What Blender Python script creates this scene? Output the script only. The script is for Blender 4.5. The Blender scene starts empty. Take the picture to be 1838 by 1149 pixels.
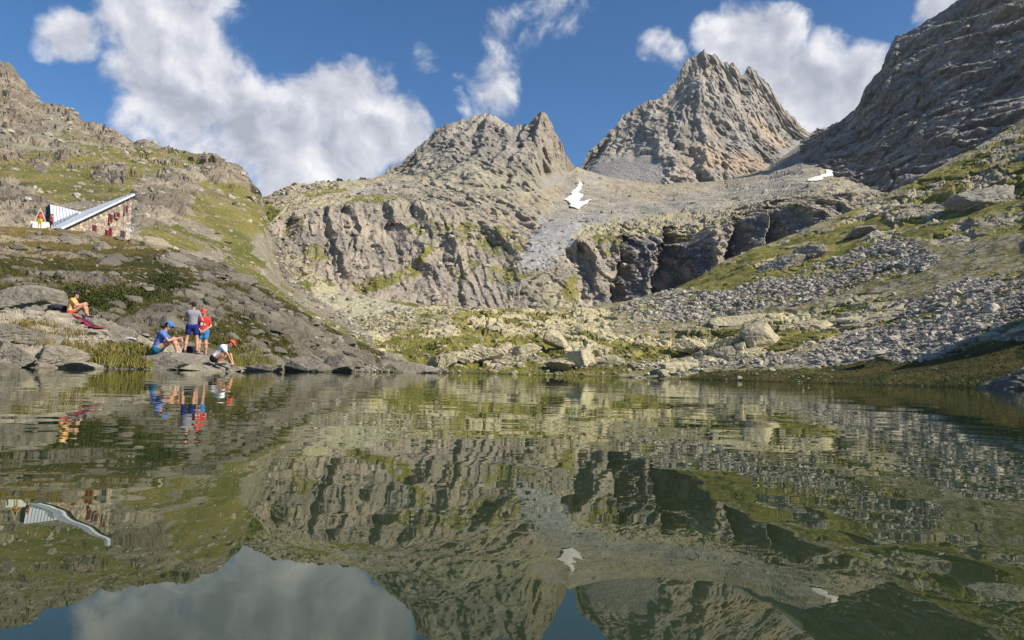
import bpy, math, time
import numpy as np
from mathutils import Matrix, Vector
T0 = time.time()
rng = np.random.default_rng(7)
SC = bpy.context.scene
COL = SC.collection

# ------------------------------------------------------------------ camera
F, CX, CY = 1242.0, 919.0, 574.5          # focal length and centre in photograph pixels
CAM_H, PITCH, ROLL = 0.15, math.radians(4.42), math.radians(1.55)
cam_d = bpy.data.cameras.new('camera'); cam = bpy.data.objects.new('camera', cam_d); COL.objects.link(cam)
cam_d.sensor_width = 36.0; cam_d.lens = 36.0 * F / 1838.0
cam_d.clip_start = 0.02; cam_d.clip_end = 20000
ROT = Matrix.Rotation(math.pi / 2 + PITCH, 3, 'X') @ Matrix.Rotation(ROLL, 3, 'Z')
cam.matrix_world = Matrix.Translation((0, 0, CAM_H)) @ ROT.to_4x4()
SC.camera = cam

# ------------------------------------------------------------------ sun, sky, exposure
TO_SUN = Vector((0.76, -0.35, 0.68)).normalized()
SUN_EL = math.asin(TO_SUN.z)
sun_d = bpy.data.lights.new('sun', 'SUN'); sun = bpy.data.objects.new('sun', sun_d); COL.objects.link(sun)
sun_d.energy = 5.0; sun_d.angle = math.radians(0.53); sun_d.color = (1.0, 0.91, 0.75)
sun.rotation_euler = TO_SUN.to_track_quat('Z', 'Y').to_euler()
SC.view_settings.view_transform = 'Standard'; SC.view_settings.look = 'None'
SC.view_settings.exposure = 0.5; SC.view_settings.gamma = 1.0
SC.cycles.use_denoising = True
SC.cycles.max_bounces = 6; SC.cycles.diffuse_bounces = 2; SC.cycles.glossy_bounces = 3
SC.cycles.caustics_reflective = False; SC.cycles.caustics_refractive = False

def ray_np(x, y):
    R = np.array(ROT)
    c = np.stack([(x - CX) / F, -(y - CY) / F, -np.ones_like(x)], -1)
    return c @ R.T

def build_world():
    w = bpy.data.worlds.new('World'); SC.world = w; w.use_nodes = True
    nt = w.node_tree; nt.nodes.clear(); N = nt.nodes.new; L = nt.links.new
    out = N('ShaderNodeOutputWorld')
    sky = N('ShaderNodeTexSky'); sky.sky_type = 'NISHITA'; sky.sun_disc = False
    sky.sun_elevation = SUN_EL; sky.sun_rotation = math.atan2(TO_SUN.x, TO_SUN.y)
    sky.altitude = 2600; sky.air_density = 1.0; sky.dust_density = 0.4; sky.ozone_density = 1.6
    bg = N('ShaderNodeBackground'); bg.inputs['Strength'].default_value = 0.10
    hs = N('ShaderNodeHueSaturation'); hs.inputs['Saturation'].default_value = 1.3
    L(sky.outputs[0], hs.inputs['Color']); L(hs.outputs[0], bg.inputs['Color'])
    tc = N('ShaderNodeTexCoord')
    def math_(op, a, b=None, c=None, clamp=False):
        n = N('ShaderNodeMath'); n.operation = op; n.use_clamp = clamp
        for i, v in enumerate((a, b, c)):
            if v is None: continue
            if isinstance(v, (int, float)): n.inputs[i].default_value = v
            else: L(v, n.inputs[i])
        return n.outputs[0]
    def noise(vec, scale, detail, rough, dist=0.0):
        n = N('ShaderNodeTexNoise'); n.inputs['Scale'].default_value = scale; n.inputs['Detail'].default_value = detail
        n.inputs['Roughness'].default_value = rough; n.inputs['Distortion'].default_value = dist; L(vec, n.inputs['Vector'])
        return n
    gen = tc.outputs['Generated']
    # warp the direction a little, so that the clouds get ragged billowing outlines
    wn = noise(gen, 9.0, 3, 0.6)
    sub = N('ShaderNodeVectorMath'); sub.operation = 'SUBTRACT'; L(wn.outputs['Color'], sub.inputs[0]); sub.inputs[1].default_value = (.5, .5, .5)
    sc = N('ShaderNodeVectorMath'); sc.operation = 'SCALE'; L(sub.outputs[0], sc.inputs[0]); sc.inputs['Scale'].default_value = 0.035
    ad = N('ShaderNodeVectorMath'); ad.operation = 'ADD'; L(gen, ad.inputs[0]); L(sc.outputs[0], ad.inputs[1])
    nm = N('ShaderNodeVectorMath'); nm.operation = 'NORMALIZE'; L(ad.outputs[0], nm.inputs[0]); wdir = nm.outputs[0]
    # cloud banks: photo pixel centre, radius in pixels, weight
    blobs = [(118, 62, 46, .75), (300, 60, 110, 1.1), (330, 150, 125, 1.2), (240, 128, 58, .8), (262, 235, 60, .35), (385, 250, 110, .9), (470, 230, 105, 1.1),
             (560, 215, 105, 1.1), (645, 190, 85, 1.1), (700, 235, 80, 1.1), (600, 300, 110, 1.1), (500, 310, 90, .9), 
             (880, 162, 64, .58), (1005, 55, 46, .42), (955, 88, 34, .28), (890, 65, 40, .22), (760, 112, 25, .1),
             (1175, 80, 34, .5), (1205, 105, 36, .45), (1320, 75, 75, 1.1), (1390, 85, 70, .95), (1400, 150, 85, 1.1), (1470, 180, 90, 1.1), (1540, 160, 70, 1.0), (1490, 90, 38, .55),
             (1430, 210, 80, 1.0), (1690, 8, 42, .9), (270, -40, 80, 1.0), (330, -60, 120, 1.0), (1000, -20, 60, .3)]
    fld = None
    dirs = []
    for (x, y, r, wt) in blobs:
        d = ray_np(np.array(float(x)), np.array(float(y))); d = d / np.linalg.norm(d); dirs.append((d, r / F * 0.97, wt))
    rr = np.random.default_rng(11)
    for k in range(15):                       # the same broken cumulus goes on round the rest of the sky
        az = rr.uniform(0, 2 * math.pi); el = math.radians(rr.uniform(6, 55))
        d0 = np.array([math.sin(az) * math.cos(el), math.cos(az) * math.cos(el), math.sin(el)])
        if d0[1] > 0.55: continue
        for q in range(2):
            d = d0 + rr.normal(size=3) * .09; d /= np.linalg.norm(d)
            dirs.append((d, rr.uniform(.06, .12), rr.uniform(.6, 1.1)))
    for d, r, wt in dirs:
        vm = N('ShaderNodeVectorMath'); vm.operation = 'DOT_PRODUCT'; L(wdir, vm.inputs[0]); vm.inputs[1].default_value = tuple(d)
        k = wt / (1 - math.cos(r))
        v = math_('MULTIPLY_ADD', vm.outputs['Value'], k, -k * math.cos(r))
        v = math_('MINIMUM', v, wt)
        if fld is None: fld = v
        else:
            n = N('ShaderNodeMath'); n.operation = 'SMOOTH_MAX'; L(fld, n.inputs[0]); L(v, n.inputs[1]); n.inputs[2].default_value = 0.25; fld = n.outputs[0]
    fld = math_('MAXIMUM', fld, -1.6)
    n1 = noise(wdir, 13.0, 10, 0.60, 0.2).outputs['Fac']
    so = N('ShaderNodeVectorMath'); so.operation = 'ADD'; L(wdir, so.inputs[0]); so.inputs[1].default_value = tuple(TO_SUN * 0.022)
    n2 = noise(so.outputs[0], 13.0, 5, 0.5, 0.25).outputs['Fac']
    n3 = noise(wdir, 5.0, 3, 0.5, 0.0).outputs['Fac']
    a = math_('MULTIPLY_ADD', n1, 4.6, -2.3)
    dens = math_('SUBTRACT', math_('ADD', math_('MULTIPLY', fld, 1.9), a), 0.1)
    mr = N('ShaderNodeMapRange'); mr.interpolation_type = 'SMOOTHSTEP'; L(dens, mr.inputs['Value'])
    mr.inputs['From Min'].default_value = 0.0; mr.inputs['From Max'].default_value = 1.25
    cov = math_('MULTIPLY', mr.outputs[0], 0.97)
    sh = math_('MULTIPLY_ADD', math_('SUBTRACT', n1, n2), 2.6, 0.60)
    thick = math_('MULTIPLY', math_('SUBTRACT', dens, 0.6, clamp=True), 0.16)
    sh = math_('SUBTRACT', sh, thick)
    sh = math_('ADD', sh, math_('MULTIPLY_ADD', n3, 0.5, -0.25), clamp=True)
    cr = N('ShaderNodeValToRGB'); L(sh, cr.inputs[0]); e = cr.color_ramp.elements
    e[0].position = 0.0; e[0].color = (0.32, 0.335, 0.39, 1); e[1].position = 1.0; e[1].color = (0.74, 0.73, 0.74, 1)
    m = cr.color_ramp.elements.new(0.5); m.color = (0.49, 0.50, 0.55, 1)
    bc = N('ShaderNodeBackground'); L(cr.outputs[0], bc.inputs['Color']); bc.inputs['Strength'].default_value = 1.0
    mix = N('ShaderNodeMixShader'); L(cov, mix.inputs[0]); L(bg.outputs[0], mix.inputs[1]); L(bc.outputs[0], mix.inputs[2])
    L(mix.outputs[0], out.inputs['Surface'])
    w.cycles.sampling_method = 'MANUAL'; w.cycles.sample_map_resolution = 512
build_world()

# ------------------------------------------------------------------ numeric noise
TAB = np.random.default_rng(1).random((64, 64, 64)).astype(np.float32)
JIT = (np.random.default_rng(2).random((32768, 3)) - .5).astype(np.float32) * 0.8
CRND = (np.random.default_rng(3).random((32768, 5)) * 2 - 1).astype(np.float32)

def vnoise(P):
    i = np.floor(P).astype(np.int32); f = (P - i).astype(np.float32); f = f * f * (3 - 2 * f)
    i &= 63; j = (i + 1) & 63
    x0, y0, z0 = i[..., 0], i[..., 1], i[..., 2]; x1, y1, z1 = j[..., 0], j[..., 1], j[..., 2]
    fx, fy, fz = f[..., 0], f[..., 1], f[..., 2]
    def lx(y, z): a = TAB[x0, y, z]; return a + (TAB[x1, y, z] - a) * fx
    a = lx(y0, z0); a = a + (lx(y1, z0) - a) * fy
    b = lx(y0, z1); b = b + (lx(y1, z1) - b) * fy
    return (a + (b - a) * fz) * 2 - 1

OCT = np.array(Matrix.Rotation(0.9, 3, Vector((.3, .8, .5)).normalized())).astype(np.float32)
def fbm(P, octv=5, gain=.5, lac=2.03, ridged=False):
    P = P.astype(np.float32); s = 0; a = 1.0; t = 0
    for k in range(octv):
        n = vnoise(P + 17.3 * k)
        if ridged: n = 1 - 2 * np.abs(n)
        s = s + a * n; t += a; a *= gain; P = (P @ OCT) * lac
    return s / t

def cells(P, seed=0):
    """nearest jittered cell: (F1, F2-F1, id, offset from the cell's centre)"""
    P = P.astype(np.float32); b = np.floor(P - .5).astype(np.int32)
    best = np.full(P.shape[:-1], 9e9, np.float32); sec = best.copy(); bid = np.zeros(P.shape[:-1], np.int32); off = np.zeros_like(P)
    for dx in (0, 1):
        for dy in (0, 1):
            for dz in (0, 1):
                c = b + np.array((dx, dy, dz), np.int32)
                h = (c[..., 0] * 73856093) ^ (c[..., 1] * 19349663) ^ (c[..., 2] * 83492791) ^ (seed * 7919)
                h = (h ^ (h >> 13)) * 1274126177; h = (h ^ (h >> 16)) & 32767
                o = P - (c + .5 + JIT[h]); d = (o * o).sum(-1)
                m = d < best
                sec = np.where(m, best, np.minimum(sec, d)); best = np.where(m, d, best); bid = np.where(m, h, bid); off = np.where(m[..., None], o, off)
    return np.sqrt(best), np.sqrt(sec) - np.sqrt(best), bid, off

def facet(P, seed=0, tilt=.7):
    """blocky rock: every cell is a randomly tilted and shifted plane"""
    f1, e, i, o = cells(P, seed)
    r = CRND[i]
    return r[..., 0] * .45 + tilt * (r[..., 1] * o[..., 0] + r[..., 2] * o[..., 1] + r[..., 3] * o[..., 2]) - np.clip(.10 - e, 0, 1) * 2.2

def blocks(P, seed=0, tilt=.25):
    """jointed rock: a continuous field of box-like blocks with creases between them"""
    P = P.astype(np.float32); b = np.floor(P - .5).astype(np.int32)
    best = np.full(P.shape[:-1], 9e9, np.float32)
    for dx in (0, 1):
        for dy in (0, 1):
            for dz in (0, 1):
                c = b + np.array((dx, dy, dz), np.int32)
                h = (c[..., 0] * 73856093) ^ (c[..., 1] * 19349663) ^ (c[..., 2] * 83492791) ^ (seed * 7919)
                h = (h ^ (h >> 13)) * 1274126177; h = (h ^ (h >> 16)) & 32767
                o = P - (c + .5 + JIT[h]); r = CRND[h]; s1 = r[..., 0] * .5; s2 = r[..., 1] * .5
                x, y, z = o[..., 0], o[..., 1], o[..., 2]
                d = np.maximum(np.maximum(np.abs(x + s1 * y) * (1 + .3 * r[..., 2]), np.abs(y + s2 * z) * (1 + .3 * r[..., 3])), np.abs(z - s1 * x) * (1 + .3 * r[..., 4])) + .22 * r[..., 2] + tilt * r[..., 4] * x
                best = np.minimum(best, d)
    return .35 - best

def cracks(P, seed=0, w=.12):
    f1, e, i, o = cells(P, seed); return sstep(w, w * .15, e)
def ledges(b, seed=0):
    """stepped beds: treads and overhanging risers along the bedding coordinate b"""
    f = b - np.floor(b); r = CRND[(np.floor(b).astype(np.int64) * 131 + seed * 977) & 32767, 0]
    return (np.minimum(f / .78, (1 - f) / .22) - .5) * (.65 + .5 * r)

def crag(P, lam, sk=.3, seed=0, zc=.28, lean=.12):
    """upright ribs with sharp edges: a steep flank to one side, a flat one to the other, metres of relief for ribs lam metres wide"""
    w = fbm(P * c3(1, 1, zc) / (1.9 * lam) + seed * 5.1, 4, .55); u = (P[..., 0] + .35 * P[..., 1] + lean * P[..., 2]) / lam + 1.15 * w + seed * .37
    i = np.floor(u); f = u - i; prof = np.where(f < sk, f / sk, (1 - f) / (1 - sk))
    r = CRND[(i.astype(np.int64) * 193 + seed * 61) & 32767, 0]
    amp = np.clip(.55 + 1.1 * fbm(P * c3(1, 1, .45) / (2.6 * lam) + seed * 3.3, 3), .04, 1.25) * (.75 + .4 * r)
    return prof * amp * lam

def sstep(a, b, x):
    t = np.clip((x - a) / (b - a), 0, 1); return t * t * (3 - 2 * t)
def lerp(a, b, t): return a + (b - a) * t
def smooth1(A, k, axis):
    if k < 1: return A
    n = int(3 * k); w = np.exp(-.5 * (np.arange(-n, n + 1) / k) ** 2); w /= w.sum()
    A = np.moveaxis(A, axis, 0); B = np.concatenate([np.repeat(A[:1], n, 0), A, np.repeat(A[-1:], n, 0)], 0)
    out = sum(w[q] * B[q:q + len(A)] for q in range(2 * n + 1))
    return np.moveaxis(out, 0, axis)
def polymask(px, py, poly, soft, warp=None):
    """1 inside an outline given in photograph pixels, soft edge, ragged by warp=(dx, dy)"""
    if warp is not None: px = px + warp[0]; py = py + warp[1]
    p = np.array(poly, float); q = np.roll(p, -1, 0); best = np.full(px.shape, 1e9); ins = np.zeros(px.shape, bool)
    for (ax, ay), (bx, by) in zip(p, q):
        dx, dy = bx - ax, by - ay; t = np.clip(((px - ax) * dx + (py - ay) * dy) / (dx * dx + dy * dy + 1e-9), 0, 1)
        best = np.minimum(best, (px - ax - t * dx) ** 2 + (py - ay - t * dy) ** 2)
        c = ((ay > py) != (by > py)) & (px < (bx - ax) * (py - ay) / (by - ay + 1e-12) + ax); ins ^= c
    d = np.sqrt(best); return sstep(-soft, soft, np.where(ins, d, -d))

# ------------------------------------------------------------------ from photograph pixels to the place
def at(x, y, Y):
    """the world point seen at photo pixel (x, y) at a distance of Y metres ahead"""
    x, y, Y = np.broadcast_arrays(np.asarray(x, float), np.asarray(y, float), np.asarray(Y, float))
    d = ray_np(x, y); return np.array([0, 0, CAM_H]) + d * (Y / d[..., 1])[..., None]
def row_of(x, z, Y):
    """the photo row at which a point of height z, Y metres ahead, is seen in column x"""
    x, z, Y = np.broadcast_arrays(np.asarray(x, float), np.asarray(z, float), np.asarray(Y, float))
    a, b = ray_np(x, np.zeros_like(x)), ray_np(x, np.ones_like(x)); k = (z - CAM_H) / Y
    return (k * a[..., 1] - a[..., 2]) / ((b[..., 2] - a[..., 2]) - k * (b[..., 1] - a[..., 1]))

class Sheet: pass
def loft(x0, x1, lines, sx, sy, smoothv=2.5, back=(.10, .5, 6), rag=None):
    """a land surface through lines that run across the valley, each with its own distances.
    line: list of (x, y, Y) photo column, row and metres ahead, or ('z', [(x, z, Y)])"""
    xs = np.concatenate([np.arange(x0, -12, sx * 3.5), np.arange(max(x0, -12), min(x1, 1850) + sx, sx), np.arange(1850 + sx, x1 + sx * 3.5, sx * 3.5)]).astype(float); xs = xs[(xs >= x0) & (xs <= max(x1, x0) + sx * 4)]
    ys, Ys = [], []
    for li, ln in enumerate(lines):
        if ln[0] == 'z':
            p = np.array(ln[1], float); Y = np.interp(xs, p[:, 0], p[:, 2]); Y = smooth1(Y, 30 / sx, 0); z = np.interp(xs, p[:, 0], p[:, 1])
            n = fbm(np.stack([xs / 40, Y * 0, Y * 0], -1), 4); Y = Y * (1 + .02 * n); y = row_of(xs, z, Y)
        else:
            p = np.array(ln, float); y = np.interp(xs, p[:, 0], p[:, 1]); Y = np.exp(np.interp(xs, p[:, 0], np.log(p[:, 2])))
            Y = smooth1(Y, 12 / sx, 0)
            if li < len(lines) - 1: y = smooth1(y, 10 / sx, 0)
            
        ys.append(y); Ys.append(Y)
    gy, gY = [], []; jag = rag[0] * fbm(np.stack([xs / rag[1], xs * 0, xs * 0 + 3.3], -1), 5, .6)
    for i in range(len(lines) - 1):
        n = max(3, int(np.percentile(np.abs(ys[i] - ys[i + 1]), 80) / sy))
        for t in np.arange(n) / n: gy.append(lerp(ys[i], ys[i + 1], t) + (jag * t ** 6 if i == len(lines) - 2 else 0)); gY.append(1 / lerp(1 / Ys[i], 1 / Ys[i + 1], t))
    gy.append(ys[-1] + jag); gY.append(Ys[-1])
    gy = np.array(gy); gY = np.array(gY); gx = np.broadcast_to(xs, gy.shape).copy()
    gY = smooth1(gY, smoothv * 1.0, 0); gY = 1 / smooth1(1 / gY, smoothv, 0)
    S = Sheet(); S.x, S.y, S.Y = gx, gy, gY; S.P = at(gx, gy, gY); S.back = back; S.n0 = gy.shape[0]
    return S

def normals(P):
    du = np.gradient(P, axis=1); dv = np.gradient(P, axis=0); n = np.cross(du, dv); n /= np.linalg.norm(n, axis=-1, keepdims=True) + 1e-12
    return n * np.where((n[..., 1:2] > 0) & (n[..., 2:3] < .05), -1, 1)

def grid_mesh(name, P, mat, col=None, attrs=None, smooth=False):
    h, w = P.shape[:2]; me = bpy.data.meshes.new(name)
    idx = np.arange(h * w, dtype=np.int32).reshape(h, w)
    q = np.stack([idx[:-1, :-1], idx[:-1, 1:], idx[1:, 1:], idx[1:, :-1]], -1).reshape(-1)
    return raw_mesh(name, P.reshape(-1, 3), q, 4, mat, None if col is None else col.reshape(-1, 3), smooth)

def raw_mesh(name, V, q, k, mat, col=None, smooth=False):
    me = bpy.data.meshes.new(name); V = np.ascontiguousarray(V, np.float32); q = np.ascontiguousarray(q, np.int32).reshape(-1); nf = len(q) // k
    me.vertices.add(len(V)); me.vertices.foreach_set('co', V.ravel())
    me.loops.add(len(q)); me.loops.foreach_set('vertex_index', q)
    me.polygons.add(nf); me.polygons.foreach_set('loop_start', np.arange(nf, dtype=np.int32) * k); me.polygons.foreach_set('loop_total', np.full(nf, k, np.int32))
    me.polygons.foreach_set('use_smooth', np.full(nf, bool(smooth)))
    if col is not None:
        a = me.color_attributes.new('tint', 'FLOAT_COLOR', 'POINT'); c = np.ones((len(V), 4), np.float32); c[:, :3] = np.clip(col, 0, 1); a.data.foreach_set('color', c.ravel())
    me.materials.append(mat); me.update(calc_edges=True); me.validate()
    return me

def link(name, me, parent=None, **props):
    o = bpy.data.objects.new(name, me); COL.objects.link(o)
    if parent is not None: o.parent = parent
    for k, v in props.items(): o[k] = v
    return o

# ------------------------------------------------------------------ materials
def land_material(name, scale, bump=.6, rough=.95, var=.35):
    """rock, turf and scree: the ground's own colour from 'tint', broken up by grain and fine relief"""
    m = bpy.data.materials.new(name); m.use_nodes = True; nt = m.node_tree; N = nt.nodes.new; L = nt.links.new
    b = nt.nodes['Principled BSDF']; b.inputs['Roughness'].default_value = rough; b.inputs['Specular IOR Level'].default_value = .15
    at_ = N('ShaderNodeVertexColor'); at_.layer_name = 'tint'; tc = N('ShaderNodeTexCoord')
    n1 = N('ShaderNodeTexNoise'); n1.inputs['Scale'].default_value = 1 / scale; n1.inputs['Detail'].default_value = 7; n1.inputs['Roughness'].default_value = .68; L(tc.outputs['Object'], n1.inputs['Vector'])
    vo = N('ShaderNodeTexVoronoi'); vo.inputs['Scale'].default_value = .8 / scale; vo.feature = 'F1'; L(tc.outputs['Object'], vo.inputs['Vector'])
    mr = N('ShaderNodeMapRange'); L(n1.outputs['Fac'], mr.inputs['Value']); mr.inputs['From Min'].default_value = .3; mr.inputs['From Max'].default_value = .7
    mr.inputs['To Min'].default_value = 1 - var; mr.inputs['To Max'].default_value = 1 + var
    mx = N('ShaderNodeMix'); mx.data_type = 'RGBA'; mx.blend_type = 'MULTIPLY'; mx.inputs['Factor'].default_value = 1
    L(at_.outputs['Color'], mx.inputs['A']); L(mr.outputs[0], mx.inputs['B']); L(mx.outputs['Result'], b.inputs['Base Color'])
    ad = N('ShaderNodeMath'); ad.operation = 'MULTIPLY_ADD'; L(vo.outputs['Distance'], ad.inputs[0]); ad.inputs[1].default_value = .6; L(n1.outputs['Fac'], ad.inputs[2])
    bp = N('ShaderNodeBump'); bp.inputs['Strength'].default_value = bump; bp.inputs['Distance'].default_value = scale * .5; L(ad.outputs[0], bp.inputs['Height']); L(bp.outputs[0], b.inputs['Normal'])
    return m

def plain(name, color, rough=.7, var=.12, scale=8.0, bump=.15, metal=0.0, spec=.3):
    m = bpy.data.materials.new(name); m.use_nodes = True; nt = m.node_tree; N = nt.nodes.new; L = nt.links.new
    b = nt.nodes['Principled BSDF']; b.inputs['Roughness'].default_value = rough; b.inputs['Metallic'].default_value = metal; b.inputs['Specular IOR Level'].default_value = spec
    tc = N('ShaderNodeTexCoord'); n = N('ShaderNodeTexNoise'); n.inputs['Scale'].default_value = scale; n.inputs['Detail'].default_value = 5; L(tc.outputs['Object'], n.inputs['Vector'])
    cr = N('ShaderNodeMapRange'); L(n.outputs['Fac'], cr.inputs['Value']); cr.inputs['To Min'].default_value = 1 - var * 2; cr.inputs['To Max'].default_value = 1 + var * 2
    mx = N('ShaderNodeMix'); mx.data_type = 'RGBA'; mx.blend_type = 'MULTIPLY'; mx.inputs['Factor'].default_value = 1; mx.inputs['A'].default_value = (*color, 1); L(cr.outputs[0], mx.inputs['B'])
    L(mx.outputs['Result'], b.inputs['Base Color'])
    bp = N('ShaderNodeBump'); bp.inputs['Strength'].default_value = bump; bp.inputs['Distance'].default_value = .03; L(n.outputs['Fac'], bp.inputs['Height']); L(bp.outputs[0], b.inputs['Normal'])
    return m

def water_material():
    m = bpy.data.materials.new('lake_water'); m.use_nodes = True; nt = m.node_tree; nt.nodes.clear(); N = nt.nodes.new; L = nt.links.new
    out = N('ShaderNodeOutputMaterial'); gl = N('ShaderNodeBsdfGlossy'); gl.inputs['Roughness'].default_value = 0.0; gl.inputs['Color'].default_value = (.90, .93, .84, 1)
    df = N('ShaderNodeBsdfDiffuse'); df.inputs['Color'].default_value = (.020, .030, .012, 1)
    fr = N('ShaderNodeFresnel'); fr.inputs['IOR'].default_value = 1.62
    mix = N('ShaderNodeMixShader'); L(fr.outputs[0], mix.inputs[0]); L(df.outputs[0], mix.inputs[1]); L(gl.outputs[0], mix.inputs[2]); L(mix.outputs[0], out.inputs['Surface'])
    tc = N('ShaderNodeTexCoord')
    def layer(scale, sx, sy, detail, dist, strength, prev, rot=0.0):
        mp = N('ShaderNodeMapping'); mp.inputs['Scale'].default_value = (sx, sy, 1); mp.inputs['Rotation'].default_value = (0, 0, rot); L(tc.outputs['Object'], mp.inputs['Vector'])
        n = N('ShaderNodeTexNoise'); n.inputs['Scale'].default_value = scale; n.inputs['Detail'].default_value = detail; n.inputs['Roughness'].default_value = .45; L(mp.outputs[0], n.inputs['Vector'])
        b = N('ShaderNodeBump'); b.inputs['Distance'].default_value = dist; b.inputs['Strength'].default_value = strength; L(n.outputs['Fac'], b.inputs['Height'])
        if prev is not None: L(prev, b.inputs['Normal'])
        return b.outputs[0]
    nrm = layer(1.1, .8, 1.0, 2, .0046, 1.0, None, .2)
    nrm = layer(5.0, .7, 1.0, 2, .0009, 1.0, nrm, -.1)
    for s in (gl, fr): L(nrm, s.inputs['Normal'])
    return m

M_near = land_material('near_rock_and_turf', .22, .7)
M_side = land_material('slope_rock_and_turf', .55, .7)
M_step = land_material('cliff_rock', 1.3, .8)
M_peak = land_material('peak_rock', 3.2, .8)
M_snow = plain('old_snow', (.74, .71, .66), .7, .16, .22, .5)

def c3(*v): return np.array(v, np.float32)
ROCK_A, ROCK_B = c3(.30, .265, .215), c3(.19, .175, .155)
LICHEN = c3(.46, .405, .24); SCREE = c3(.295, .275, .25); GRASS_A, GRASS_B = c3(.165, .155, .034), c3(.075, .085, .018)
EARTH = c3(.20, .15, .085)
def blend(a, b, m): return a + (b - a) * m[..., None]

def finish(S, name, mat, D, col, label, parent_props=None, front_drop=2.0, front_pull=.94, depth_back=None):
    """displaced surface + skirt in front + the slope's own far side"""
    P = S.P + D; S.D = P; S.col = col; S.N = normals(P)
    rows = [P]; cols = [col]
    fr = P[:1].copy(); fr[..., 0:2] *= front_pull; fr[..., 2] -= front_drop
    rows.insert(0, fr); cols.insert(0, col[:1])
    k, slope, n = S.back; t = P[-1:].copy(); Yt = t[..., 1:2]
    for i in range(1, n + 1):
        r = t.copy(); s = 1 + k * i; r[..., 0:2] *= s; run = np.linalg.norm(t[..., :2], axis=-1) * (s - 1)
        r[..., 2] -= run * slope * (1 + .25 * fbm(r / 30, 3)); rows.append(r); cols.append(col[-1:])
    G = np.concatenate(rows, 0); C = np.concatenate(cols, 0)
    me = grid_mesh(name, G, mat, C); o = link(name, me, kind='structure', label=label, category='terrain')
    S.obj = o
    print(name, G.shape, 'tris', 2 * G.shape[0] * G.shape[1], round(time.time() - T0, 1))
    return o

# ================================================================== THE LAND
Q = 1.0     # mesh fineness
# ---------- hillside by the near shore
SA = loft(-420, 812, [
    ('z', [(-420, -.6, 7.5), (0, -.6, 12.5), (250, -.6, 16.6), (400, -.6, 19.4), (600, -.6, 33), (700, -.6, 43), (800, -.6, 66), (812, -.6, 70)]),
    ('z', [(-420, .03, 8.5), (0, .03, 13.6), (250, .03, 17.6), (400, .03, 20.6), (600, .03, 35), (700, .03, 45), (800, .03, 69), (812, .03, 73)]),
    [(-420, 570, 13), (0, 562, 18.5), (60, 556, 19.5), (130, 566, 20), (180, 590, 20), (230, 622, 19.7), (300, 640, 19.6), (400, 648, 22), (500, 640, 29), (600, 655, 37.5), (700, 662.3, 48), (812, 667.2, 74)],
    [(-420, 555, 22), (0, 546, 23), (130, 552, 24), (200, 572, 24), (250, 590, 24), (300, 600, 24), (400, 600, 27), (500, 610, 33), (600, 640, 41), (700, 655, 52), (812, 666.6, 76)],
    [(-420, 480, 38), (0, 478, 38), (200, 488, 42), (300, 500, 42), (400, 525, 42), (500, 562, 45), (600, 612, 50), (700, 648, 57), (812, 666, 79)],
    [(-420, 395, 62), (0, 404, 62), (60, 409, 64), (150, 414, 66), (240, 431, 65), (300, 445, 62), (390, 470, 60), (440, 494, 58), (480, 520, 57), (560, 568, 56), (640, 612, 58), (700, 641, 62), (760, 660, 70), (790, 666, 78), (812, 668, 82)]],
    1.9 * Q, .8 * Q, 5.0, (.12, .35, 6), (2.5, 30))
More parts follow.
